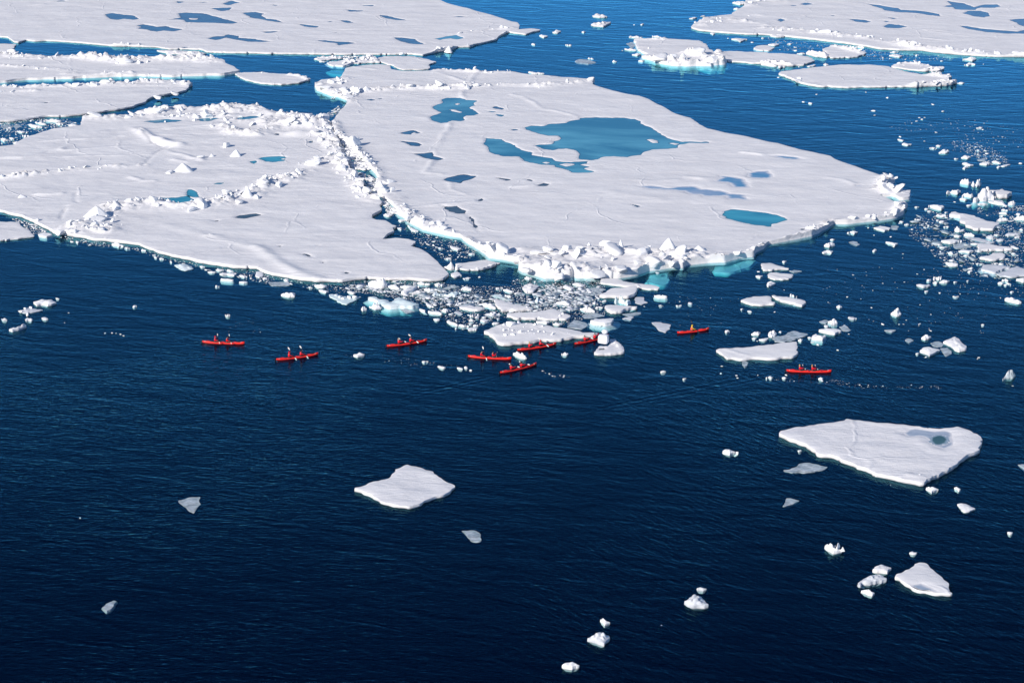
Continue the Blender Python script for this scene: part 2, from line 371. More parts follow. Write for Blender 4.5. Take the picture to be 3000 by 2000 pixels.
# ---------------------------------------------------------------- ice
def outline_world(px, fb):
    """outline in the photo -> outline on the sea: the near side is the waterline, the far side the upper edge"""
    W = ground(px, 0.0)
    if area(W) < 0: px = px[::-1]; W = W[::-1]
    e = np.roll(W, -1, 0) - W; nrm = np.stack([e[:, 1], -e[:, 0]], 1); nrm /= np.maximum(np.linalg.norm(nrm, axis=1), 1e-9)[:, None]
    n = nrm + np.roll(nrm, 1, 0); n /= np.maximum(np.linalg.norm(n, axis=1), 1e-9)[:, None]
    t = np.clip((n[:, 1]+.25)/.6, 0, 1); t = t*t*(3-2*t)
    return ground(px, fb*t)
def sstep(x, a, b):
    t = np.clip((x-a)/(b-a), 0, 1); return t*t*(3-2*t)
def pyramid(rng):
    """a pyramid-shaped hummock with rounded edges"""
    n = rng.randrange(3, 5); a0 = rng.uniform(0, 6); dirs = [a0 + i*6.283/n + rng.uniform(-.3, .3) for i in range(n)]
    kx, ky = rng.uniform(-.22, .22), rng.uniform(-.1, .2); bm = bmesh.new(); rings, seg = 9, 22; vs_ = []
    top = rng.uniform(.04, .12); sl = [rng.uniform(.8, 1.1) for _ in dirs]
    for j in range(rings):
        t = j/(rings-1); row = []
        for i in range(seg):
            a = i*6.283/seg; r = min(s_/max(.2, math.cos(a-d)) for d, s_ in zip(dirs, sl) if math.cos(a-d) > .1) if any(math.cos(a-d) > .1 for d in dirs) else 1.0
            r = min(r, 1.25); rr = (top + (r-top)*t)*(1+rng.uniform(-.025, .025)) ; z = 1 - t**1.12*1.25
            row.append(bm.verts.new((kx*(1-t) + math.cos(a)*rr, ky*(1-t) + math.sin(a)*rr, z + rng.uniform(-.015, .015))))
        vs_.append(row)
    for j in range(rings-1):
        for i in range(seg): bm.faces.new((vs_[j][i], vs_[j+1][i], vs_[j+1][(i+1) % seg], vs_[j][(i+1) % seg]))
    bm.faces.new(vs_[0]); bmesh.ops.triangulate(bm, faces=bm.faces); bm.verts.index_update()
    o = (np.array([q.co[:] for q in bm.verts]), np.array([[q.index for q in f.verts] for f in bm.faces])); bm.free(); return o

def make_ice(name, px, mtl='snow', fb=.35, cell=None, lump=0.0, lump_scale=1.4, ridges=(), ponds=(), tilt=None, foot=-.12, draft=None,
             und=1.0, seed=1, rough=.13, blocks=(), keep=40, z0=None, dish=0.0, project=True, edge=True):
    rng = random.Random(seed)
    W = outline_world(px, fb + .55*lump) if project else ground(px, z0 or 0.0)
    if area(W) < 0: W = W[::-1]
    size = math.sqrt(abs(area(W)))
    if cell is None: cell = min(.4, max(.05, size/20))
    W = roughen(W, rng, max(cell*1.4, size*.02), rough)
    lo = W.min(0)-2*cell; hi = W.max(0)+2*cell
    nx = int((hi[0]-lo[0])/cell)+2; ny = int((hi[1]-lo[1])/cell)+2
    gx, gy = np.meshgrid(lo[0]+cell*np.arange(nx), lo[1]+cell*np.arange(ny))
    P = np.stack([gx.ravel(), gy.ravel()], 1)
    sd, cp = sdf(P, W)
    c0 = W.mean(0)
    if edge:
        snap = (np.abs(sd) < .62*cell) & (sd < .4*cell); P[snap] = cp[snap]
    S = np.where(snap, 0, sd)
    x, y = P[:, 0], P[:, 1]
    z = np.full(len(P), fb) + und*(.10*fbm(x/9, y/4.5, seed, 4) + .035*fbm(x/1.6, y/.8, seed+7, 2))
    z -= np.minimum(.2*fb, .06)*np.exp(-np.maximum(S, 0)/max(.2, cell))
    if dish: z -= dish*sstep(S, .1*size, .35*size)
    if tilt: z += tilt[0]*(x-c0[0]) + tilt[1]*(y-c0[1])
    if lump:
        pl, ed = plates(x/lump_scale, y/lump_scale, seed+11)
        z += lump*sstep(S, -.05*size, .30*size)*np.clip(.25 + .8*pl*sstep(ed, 0, .25) + .5*fbm(x/(size*.5), y/(size*.5), seed+3, 2), .05, 1.4)
    for rd in ridges:
        line = ground(rd['px'], fb); line = roughen(line, rng, 2.0, .18, closed=False) if len(line) > 1 else line
        rd['line'] = line; w, h = rd['w'], rd['h']
        d = line_dist(P, line); near = d < 3.2*w
        if not near.any(): continue
        xx, yy = x[near], y[near]; prof = np.exp(-(d[near]/w)**2)
        if rd.get('smooth'): z[near] += h*prof*(.7+.9*fbm(xx/5, yy/5, seed+21, 2)); continue
        ps = rd.get('ps', max(.9, .55*w))
        pl, ed = plates(xx/ps + .8*fbm(xx/2, yy/2, seed+5, 2), yy/ps + .8*fbm(xx/2, yy/2, seed+6, 2), seed+31)
        p2, e2 = plates(xx/(ps*.42), yy/(ps*.42), seed+37)
        var = np.clip(.62 + 1.1*fbm(xx/6, yy/6, seed+41, 3), .12, 1.4)
        z[near] += h*prof*var*(.32 + .62*np.clip(pl, 0, 1.3)*sstep(ed, 0, .22) + .24*np.clip(p2, 0, 1.2)*sstep(e2, 0, .25))
    zmin = .05
    pond_s = []
    for k, pd in enumerate(ponds):
        pw = ground(pd['px'], fb)
        if area(pw) < 0: pw = pw[::-1]
        pw = roughen(pw, rng, cell*1.2, .10)
        l2 = pw.min(0)-4; h2_ = pw.max(0)+4
        m = (x > l2[0]) & (x < h2_[0]) & (y > l2[1]) & (y < h2_[1]); idx = np.nonzero(m)[0]
        if not len(idx): continue
        s, _ = sdf(P[idx], pw)
        for isl in pd.get('islands', ()):
            iw = ground(isl, fb)
            iw = roughen(iw if area(iw) > 0 else iw[::-1], rng, cell, .1)
            s = np.minimum(s, -sdf(P[idx], iw)[0])
        zp = fb - pd.get('deep', .10)
        sl = pd.get('slope', .30)
        z[idx] = np.where(s > 0, zp - np.minimum(.35*s, .3), np.minimum(z[idx], zp + .015 + sl*(-s)))
        full = np.full(len(P), -9.0); full[idx] = s; pond_s.append((pd, full, zp))
    z = np.maximum(z, zmin if z0 is None else -9)
    if z0 is not None: z = z - fb + z0
    q = np.arange(nx*ny).reshape(ny, nx)
    quad = np.stack([q[:-1, :-1].ravel(), q[:-1, 1:].ravel(), q[1:, 1:].ravel(), q[1:, :-1].ravel()], 1)
    good = S[quad] > -.001; cntg = good.sum(1)
    q4 = quad[(cntg == 4) & (sd[quad].mean(1) > 0)]
    t3 = quad[cntg == 3]; g3 = good[cntg == 3]
    tri = np.array([[t for t, g in zip(r, k) if g] for r, k in zip(t3, g3)], int).reshape(-1, 3)
    tri = tri[(S[tri] > 0).any(1)] if len(tri) else tri
    quad = q4
    if not len(quad): return None
    # the wall: from the rim down through the waterline to the foot
    E = np.concatenate([quad[:, [i, (i+1) % 4]] for i in range(4)] + [tri[:, [i, (i+1) % 3]] for i in range(3)])
    key = np.sort(E, 1); key = key[:, 0].astype(np.int64)*(nx*ny) + key[:, 1]
    u, inv, cnt = np.unique(key, return_inverse=True, return_counts=True)
    B = E[cnt[inv] == 1]
    bv = np.unique(B); pos = {int(v): i for i, v in enumerate(bv)}
    nrm = np.zeros((nx*ny, 2)); ev = P[B[:, 1]] - P[B[:, 0]]; en = np.stack([ev[:, 1], -ev[:, 0]], 1)
    np.add.at(nrm, B[:, 0], en); np.add.at(nrm, B[:, 1], en)
    nb = nrm[bv]; nb /= np.maximum(np.linalg.norm(nb, axis=1), 1e-9)[:, None]
    used = np.unique(np.concatenate([quad.ravel(), tri.ravel()])); remap = np.full(nx*ny, -1); remap[used] = np.arange(len(used))
    V = [np.column_stack([P[used], z[used]])]; nV = len(used)
    F = [remap[quad]]; FT = remap[tri]
    dr = draft if draft is not None else max(.35, 2.2*fb)
    top = np.column_stack([P[bv], z[bv]])
    j = lambda s: (vn(top[:, 0]/.7, top[:, 1]/.7, seed+s))*min(.22, .5*fb+.04)
    zw = z0 if z0 is not None else 0.0
    zb = np.minimum(top[:, 2]-.02, 0)
    rings = [top, np.column_stack([P[bv] + nb*(.25*j(50))[:, None], top[:, 2]*.5 + .5*zb]),
             np.column_stack([P[bv] + nb*(j(51))[:, None], zb-.03]),
             np.column_stack([P[bv] + nb*(foot*(.8+1.2*vn(top[:, 0]/4, top[:, 1]/4, seed+52)))[:, None], zb - .3*dr]) if foot > 0 else
             np.column_stack([P[bv] + (c0-P[bv])*.13 if size < 25 else P[bv] - nb*.45, zb - .12]),          # undercut below the waterline
             np.column_stack([P[bv] - nb*(.1*size*.2 if foot > 0 else 1.6) if (size >= 25 or foot > 0) else P[bv] + (c0-P[bv])*.4, zb - (dr if foot > 0 else .35)])]
    pi = np.array([[pos[int(a)], pos[int(b)]] for a, b in B])
    for k, r in enumerate(rings):
        V.append(r)
        if k: F.append(np.stack([nV+pi[:, 0]+len(bv)*(k-1), nV+pi[:, 0]+len(bv)*k, nV+pi[:, 1]+len(bv)*k, nV+pi[:, 1]+len(bv)*(k-1)], 1))
    V = np.concatenate(V)
    loc = np.array((c0[0], c0[1], 0.0))
    o = mesh_np(name, V-loc, [np.concatenate(F), FT], M[mtl], loc=loc)
    for pd, full, zp in pond_s:
        f = quad[(full[quad] > -1.4*cell).all(1) & (sd[quad] > .3*cell).all(1)]
        if not len(f): continue
        us = np.unique(f); rm = np.full(nx*ny, -1); rm[us] = np.arange(len(us))
        po = mesh_np('melt_pond', np.column_stack([P[us], np.full(len(us), zp)]) - loc, rm[f], M[pd['mat']], o)
        at = po.data.attributes.new('shore', 'FLOAT', 'POINT'); at.data.foreach_set('value', full[us].astype(np.float32))
        if pd.get('label'): po['label'] = pd['label']
    # loose blocks heaped along the ridges
    def zat(px_, py_):
        i = int(round((px_-lo[0])/cell)); k = int(round((py_-lo[1])/cell))
        if 0 <= i < nx and 0 <= k < ny and sd[k*nx+i] > -.1: return z[k*nx+i]
        return None
    items = []
    for rd in ridges:
        if not rd.get('n'): continue
        line = rd['line']; seg = np.linalg.norm(np.diff(line, axis=0), axis=1); cum = np.concatenate([[0], np.cumsum(seg)])
        for _ in range(int(rd['n']*cum[-1])):
            t = rng.uniform(0, cum[-1]); i = min(len(seg)-1, int(np.searchsorted(cum, t))-1); i = max(i, 0)
            a = line[i] + (line[i+1]-line[i])*(t-cum[i])/max(seg[i], 1e-6)
            dv = (line[i+1]-line[i])/max(seg[i], 1e-6); off = rng.gauss(0, .6)*rd['w']
            p = a + np.array((-dv[1], dv[0]))*off
            h = zat(*p)
            if h is None: continue
            s = rd.get('bs', .5)*math.exp(rng.gauss(0, .45))
            if fbm(np.array([p[0]/5]), np.array([p[1]/5]), seed+61, 2)[0] < -.22: continue
            items.append((p[0]-loc[0], p[1]-loc[1], h+.15*s, s, s*rng.uniform(.6, 1), s*(rng.uniform(.4, .75) if rng.random() < .6 else rng.uniform(.16, .28))))
    items.sort(key=lambda t: -t[3])
    proto = {}
    for it in items[:keep]:
        k = rng.randrange(len(BLOCKS)); v, f = BLOCKS[k]
        if k not in BLOCK_ME: 
            b = mesh_np('ice_block', v, f, M['block_snow'], o); BLOCK_ME[k] = b
        else: b = BLOCK_ME[k].copy(); COL.objects.link(b); b.parent = o
        b.location = it[:3]; b.scale = it[3:]; b.rotation_euler = (rng.gauss(0, .35), rng.gauss(0, .35), rng.uniform(0, 6.28))
    if len(items) > keep:
        r = scatter_mesh('ridge_rubble', items[keep:], RUBBLE, rng, M['block_snow'], o, .5); r['kind'] = 'stuff'
    for (bp, wpx, hpx, shape) in blocks:
        g = ground(bp, fb)[0]; h = zat(*g); h = fb if h is None else h
        mp = m_per_px(g); sx = .5*wpx*mp; sz = hpx*mp*.95
        v, f = pyramid(rng) if shape == 'p' else BLOCKS[rng.randrange(len(BLOCKS))]
        if shape == 'p': w_ = v*np.array((sx, sx*.9, sz))
        else: w_ = (v*np.array((sx, sx*.8, sz*.62)) ) @ rot_m(rng, .15).T + np.array((0, 0, sz*.3))
        mesh_np('ice_block', w_ + np.array((g[0], g[1], min(h, fb+.25))) - loc, f, M['block_snow'], o, smooth=True)
    return o
BLOCK_ME = {}

# ---------------------------------------------------------------- the pack: large floes
def pond(spec, mat='pond_blue', isl=(), **kw): return dict(px=PX(spec), mat=mat, islands=[PX(i) for i in isl], **kw)
def ridge(spec, w, h, n=0, bs=.5, **kw): return dict(px=PX(spec), w=w, h=h, n=n, bs=bs, **kw)
def blk(spec, w, h, s='b'): return (PX(spec), w/3.136, h/3.136, s)
G_FLOE = 'large snow-covered floes of the pack'
FLOES = []
def floe(label, spec, **kw):
    o = make_ice('ice_floe', PX(spec), **kw); tag(o, label, 'ice floe', G_FLOE); FLOES.append(o); return o

floe('vast snow-covered floe dotted with dark blue melt ponds, behind the long dark leads',
 'F -420,-50 -330,-85 -100,-105 300,-110 700,-98 900,-80 965,-50 A2 1690,0 1820,45 1960,80 2120,125 2250,165 2352,200 A3 50,205 70,240 60,270 90,267 180,260 260,270 255,290 190,302 125,325 0,307 A2 2320,305 2230,345 2210,375 2120,395 2030,415 1960,437 1850,440 1800,465 1660,485 1530,515 1440,505 1340,502 1200,507 1000,505 800,508 600,505 400,502 150,500 A1 2352,495 2200,492 1900,485 1850,462 1560,460 1440,440 1280,435 1050,430 890,415 760,402 600,390 420,380 310,385 240,375 170,400 130,395 70,350 0,345 -300,352 -900,345 -1400,300',
 fb=.4, cell=.42, seed=3,
 ridges=[ridge('A1 1040,420 1160,410 1270,418', .9, .9, 2.0, .35), ridge('A2 1650,475 1770,450 1850,437 2030,412 2210,372 2320,300', 1.0, .8, 1.2, .4), ridge('A2 1850,310 2000,290 2200,268 2340,258', 1.2, .6, .6, .4),
         ridge('A1 0,347 170,385 320,372 700,392 900,410', .7, .45, .5, .3), ridge('A2 0,495 500,500 1000,500 1400,500', .7, .4, .5, .3), ridge('A1 0,80 160,62 400,40', .5, .18, smooth=True), ridge('A2 600,270 1100,268 1500,262', .5, .18, smooth=True)],
 blocks=[blk('A2 1770,470', 70, 50, 'p'), blk('A2 1345,500', 60, 22)],
 ponds=[pond('A1 965,130 1030,118 1150,135 1220,140 1280,170 1230,182 1150,172 1080,182 1010,172', 'pond_dark'),
  pond('A1 1250,235 1320,220 1400,235 1440,245 1520,237 1560,250 1680,268 1600,288 1500,280 1440,290 1380,282 1350,270 1270,262 1300,248', 'pond_dark'),
  pond('A1 1540,178 1660,160 1640,120 1720,113 1860,120 2000,155 2190,205 2130,218 1980,210 1720,205 1690,182', 'pond_dark', ['A1 1740,165 1820,168 1800,180 1740,176']),
  pond('A1 1900,350 1980,332 2060,330 2090,312 2200,330 2190,345 2352,355 A2 0,360 150,378 80,384 0,383 A1 2280,382 2180,366 2080,345 1980,368', 'pond_dark'),
  pond('A1 2230,115 2352,108 A2 0,110 75,125 50,145 90,170 180,178 260,205 180,200 110,190 60,178 0,170 A1 2300,160', 'pond_dark'),
  pond('A1 2040,35 2130,5 2210,25 2130,40 2100,48', 'pond_dark'), pond('A1 1930,72 2130,68 2110,92 2050,102 2000,92', 'pond_dark'),
  pond('A1 1610,8 1700,15 1650,30', 'pond_dark'), pond('A1 500,15 560,2 610,10', 'pond_dark'), pond('A1 1800,15 1920,20 1860,24', 'pond_dark'), pond('A1 1650,428 1740,430 1700,441', 'pond_dark'),
  pond('A2 370,213 440,223 520,233 580,240 560,254 440,242', 'pond_dark'), pond('A2 735,181 850,190 905,207 840,209', 'pond_dark'), pond('A2 830,86 1000,95 950,106 860,106', 'pond_dark'),
  pond('A2 965,45 1085,45 1060,58 1000,53', 'pond_dark'), pond('A2 1120,133 1180,140 1260,158 1410,186 1300,183 1190,167', 'pond_dark'), pond('A2 60,288 210,284 150,300 100,302', 'pond_dark'),
  pond('A2 560,368 640,368 740,380 850,383 915,395 830,408 760,417 750,397 660,387', 'pond_dark'), pond('A2 1265,343 1340,343 1470,358 1480,375 1550,407 1450,404 1340,382', 'pond_dark'),
  pond('A2 1640,352 1760,330 1840,318 1910,350 1850,362 1790,350 1700,367', 'pond_blue'), pond('A2 1795,146 1945,150 1870,157', 'pond_dark'), pond('A2 700,296 765,293 730,302', 'pond_dark'), pond('A2 645,194 720,193 680,202', 'pond_dark'),
  pond('A2 150,40 215,44 180,52', 'pond_dark')])

floe('long ridged floe with a turquoise undercut edge along the narrow lead',
 'A1 -800,500 -500,470 40,485 120,490 330,515 460,518 590,522 690,520 800,522 950,515 1160,512 1290,518 1450,522 1560,527 1800,522 1950,545 2060,555 2130,600 2200,645 2210,665 2130,680 2050,695 1800,700 1550,710 1300,702 1100,707 950,712 700,722 400,732 250,735 150,745 50,760 -220,772 -760,755',
 fb=.55, cell=.35, seed=5, foot=.5,
 ridges=[ridge('A1 -50,500 200,520 460,530 740,525 980,550 1160,565 1300,550 1550,545 1800,545 1980,560', 2.2, 1.5, 1.1, .5), ridge('A1 0,608 240,612 500,635 700,660', 1.2, .6, .5, .35), ridge('A1 600,680 900,685 1200,670', 1.0, .45, .3, .3), ridge('A1 1700,690 2050,680 2200,660', .8, .5, .8, .3)],
 blocks=[blk('A1 748,528', 110, 45, 'p'), blk('A1 1150,585', 130, 60), blk('A1 980,560', 120, 45), blk('A1 1550,525', 30, 40)])

floe('tapering floe with a rubble ridge along its far edge and one tiny dark pond',
 'A1 -760,815 -400,790 100,792 290,792 480,792 680,785 920,755 1100,752 1290,745 1450,742 1650,738 1720,745 1770,780 1740,800 1720,830 1640,860 1500,885 1400,905 1310,960 1230,990 1050,1020 950,1035 800,1055 600,1075 400,1080 270,1100 130,1120 0,1125 -300,1132 -720,1100',
 fb=.45, cell=.33, seed=7,
 ridges=[ridge('A1 -50,800 300,800 700,785 950,775 1300,760 1600,750 1740,775', 1.5, 1.0, 1.3, .45), ridge('A1 0,850 130,840 330,835', .9, .5, .4, .3), ridge('A1 1000,780 1250,785 1560,780', 1.0, .5, .5, .35)],
 blocks=[blk('A1 130,795', 55, 22), blk('A1 700,795', 70, 42), blk('A1 1600,870', 90, 45), blk('A1 1440,905', 80, 30)],
 ponds=[pond('A1 395,938 450,936 425,947', 'pond_slate')])

floe('small flat pointed floe alone in the dark blue lead between the pack floes',
 'A1 2150,685 2200,667 2352,667 A2 60,664 290,678 400,692 500,735 460,750 400,770 230,785 130,780 0,765 A1 2250,740 2180,705', fb=.35, cell=.3, seed=9,
 ridges=[ridge('A2 300,688 400,698 490,735', .5, .5, 1.0, .25), ridge('A2 0,668 100,668', .5, .5, .8, .25)])

floe('thin flat sliver of ice at the tip of the narrow lead', 'A1 1440,462 1800,470 1900,490 1850,515 1600,502 1470,482', fb=.2, cell=.25, seed=12, mtl='rough_snow', ridges=[ridge('A1 1500,480 1700,490 1850,500', .8, .5, 1.0, .3)])
floe('broken floe corner cut off by the picture border beside the narrow lead', 'A1 -220,400 20,402 150,405 130,440 80,480 0,484 -220,484', fb=.3, cell=.3, seed=13)
floe('flat floe joined behind the big pond floe, with a small open crack at its edge', 'A2 1100,540 1180,515 1400,512 1480,525 1580,545 1660,570 1590,600 1590,640 1500,647 1350,648 1290,628 1250,605 1150,580', fb=.3, cell=.3, seed=14)

floe('rough floe crossed by snow ridges and pyramid-shaped blocks, with small turquoise ponds',
 'A1 -640,1440 -250,1365 0,1345 130,1330 190,1290 280,1245 400,1205 500,1180 620,1165 740,1148 760,1100 800,1085 880,1065 1000,1075 1100,1065 1200,1052 1290,1030 1320,1000 1500,1000 1620,980 1800,985 1960,982 2150,970 2280,980 2352,975 A2 50,1010 170,1030 270,1045 400,1040 490,1045 540,1085 640,1095 680,1120 700,1190 735,1260 745,1300 760,1360 790,1430 830,1510 870,1560 B2 890,20 960,65 975,130 1010,200 1100,245 1160,300 1130,330 1160,370 1065,420 1100,450 1190,455 1250,490 1300,520 1250,540 1270,570 1210,600 1160,625 1280,615 1400,625 1470,650 1420,690 1500,710 1560,740 1620,790 1690,860 1740,910 1770,960 1720,1010 1600,1022 1400,1007 1200,1012 1000,1000 870,1012 790,1027 560,1024 400,1007 300,987 150,962 60,932 0,902 B1 2150,897 2000,872 1850,852 1740,822 1600,797 1450,757 1330,712 1200,677 1050,657 850,642 700,612 600,597 490,577 440,542 350,502 300,472 180,422 0,377 -250,325 -560,230 -700,60',
 fb=.5, cell=.34, seed=21, keep=60, und=1.4,
 ridges=[ridge('A1 800,1085 1000,1085 1200,1070 1420,1040', 2.2, 1.3, 1.5, .55), ridge('A1 1340,1030 1600,1010 1900,1010 2200,1000 A2 0,1010 200,1060 420,1070 600,1130', 3.2, 1.5, 2.6, .48),
         ridge('A1 1500,1080 1800,1060 2100,1080 A2 30,1120 230,1160 450,1150 620,1150', 2.6, 1.1, 1.6, .55),
         ridge('A2 640,1130 680,1200 720,1300 770,1400 830,1500 880,1560 B2 930,50 1040,190 1120,250', 2.2, 1.2, 4.5, .48),
         ridge('B1 620,540 850,470 1000,340 1200,320 1400,300 1600,310 1820,320 2000,290 2150,230 2330,220 B2 60,150 130,100 300,70 430,20 A2 520,1510 640,1470', 2.3, 1.4, 2.6, .40),
         ridge('B1 600,590 800,520 980,540 1040,480', 2.0, 1.0, 1.6, .45),
         ridge('B1 -60,70 150,55 350,30 A1 700,1555 1000,1535 1300,1520', 1.3, 1.0, 1.1, .35),
         ridge('A1 1240,1180 1330,1230 1400,1275 1500,1315 1640,1340', 1.3, .75, smooth=True), ridge('A1 1990,1145 2080,1185 2150,1225 2352,1240 A2 60,1220 200,1170', 1.6, 1.0, .4, .4),
         ridge('A2 300,1245 480,1235 600,1220', 1.6, 1.0, smooth=True),
         ridge('A1 170,1325 500,1290 900,1265', .55, .2, smooth=True), ridge('A1 0,1455 200,1450 550,1380 700,1335 1000,1270 1280,1225', .8, .36, smooth=True),
         ridge('A1 1390,1195 1700,1165 1990,1148', .7, .3, smooth=True), ridge('A1 1430,1232 1800,1248', .5, .2, smooth=True), ridge('A1 1640,1338 1900,1290 2160,1250', .7, .32, smooth=True),
         ridge('A1 560,1385 1000,1350 1440,1325', .5, .18, smooth=True), ridge('A1 620,1440 1000,1425 1400,1418', .5, .16, smooth=True), ridge('A1 1540,1385 1700,1425 1850,1475', .6, .3, smooth=True),
         ridge('A1 1600,1470 1720,1490 1850,1465', .7, .35, smooth=True), ridge('A1 1310,1525 1430,1400 1560,1355', .35, -.22, smooth=True), ridge('A1 1250,1185 1330,1230 1420,1320 1500,1345', .35, -.3, smooth=True),
         ridge('B1 1200,60 1310,95 1420,90', .6, .3, smooth=True), ridge('B1 350,220 560,210', .7, .3, smooth=True), ridge('B1 640,320 880,250', .5, .2, smooth=True), ridge('B1 700,200 690,270 720,300', .3, -.18, smooth=True), ridge('B1 560,440 600,350', .3, -.18, smooth=True),
         ridge('B1 0,372 180,415 350,495 470,555 700,605', .7, .5, .5, .3),
         ridge('B1 1300,715 1600,785 1850,845', .6, .3, .3, .2), ridge('B1 1500,500 1800,560 2100,640 2352,700', 1.2, .16, smooth=True), ridge('B2 0,710 200,850 400,940 590,1000', 1.2, .3, smooth=True), ridge('B1 1890,595 2010,600', .8, .3, .6, .25)],
 blocks=[blk('B1 905,425', 260, 95, 'p'), blk('B1 880,470', 200, 45), blk('B1 1050,350', 150, 50, 'p'), blk('A1 1695,1572', 190, 75, 'p'), blk('A1 1835,1450', 90, 28), blk('A1 2170,1430', 120, 60, 'p'), blk('A1 2080,1350', 110, 50), blk('A1 1945,1435', 50, 26, 'p'),
         blk('B1 1860,345', 160, 85), blk('B1 2080,245', 150, 75), blk('B1 2270,245', 110, 80, 'p'), blk('B1 1560,320', 80, 40), blk('B1 1430,325', 80, 35), blk('B1 1760,375', 120, 45), blk('B1 2200,300', 110, 40), blk('B1 200,245', 90, 25, 'p'), blk('B1 540,575', 110, 45), blk('B1 930,560', 130, 40), blk('B1 1550,25', 90, 25),
         blk('B2 80,145', 110, 70), blk('B2 210,150', 110, 45), blk('B2 10,255', 70, 50), blk('A2 560,1480', 110, 55), blk('A2 530,1520', 140, 60), blk('A2 490,1085', 110, 60), blk('A2 590,1300', 80, 60), blk('A2 700,1290', 90, 40), blk('A2 820,1300', 60, 35),
         blk('A1 1420,1050', 170, 70), blk('A1 2050,965', 60, 40, 'p'), blk('A1 2130,970', 60, 30), blk('A1 900,1085', 180, 45), blk('A1 1515,1118', 36, 32), blk('A1 1790,1105', 60, 25), blk('A2 10,990', 70, 40, 'p')],
 ponds=[pond('A2 20,1455 60,1440 180,1432 270,1435 285,1447 220,1455 270,1462 272,1472 190,1486 90,1482', 'pond_teal', label='turquoise melt pond among snow hummocks'),
        pond('B1 1440,240 1540,245 1640,240 1700,228 1790,262 1760,280 1640,294 1560,282', 'pond_teal', label='turquoise melt pond in front of the rubble line'), pond('B1 1705,222 1710,165 1760,168 1810,195 1830,240 1760,235', 'pond_teal'),
        pond('B1 1960,118 2000,106 2050,108 2030,122', 'pond_teal'), pond('A1 2285,1480 2352,1470 A2 10,1480 A1 2330,1502', 'pond_teal'), pond('B1 2155,425 2200,405 2352,388 B2 60,402 0,415 B1 2250,437', 'pond_slate', label='dark slate grey melt pond'), pond('B1 1955,458 2020,452 1990,464', 'pond_slate'),
        pond('A2 160,1232 190,1220 222,1226 215,1242', 'pond_slate'), pond('A2 478,1298 520,1288 522,1308 490,1310', 'pond_dark'), pond('A1 1310,1110 1480,1095 1540,1090 1680,1100 1620,1118 1420,1128', 'pond_blue'), pond('A1 1820,1090 1950,1080 2020,1085 1920,1112 1840,1108', 'pond_blue'),
        pond('A1 2150,1085 2300,1062 2352,1062 A2 60,1075 0,1088 A1 2230,1100', 'pond_blue'), pond('B2 190,685 240,686 215,696', 'pond_slate'), pond('B2 410,762 460,758 500,775 520,795 470,780', 'pond_slate'), pond('B2 598,836 622,832 618,846', 'pond_slate'), pond('B2 800,932 830,925 862,935 830,945', 'pond_slate'),
        pond('B2 555,685 590,676 570,690', 'pond_slate')])

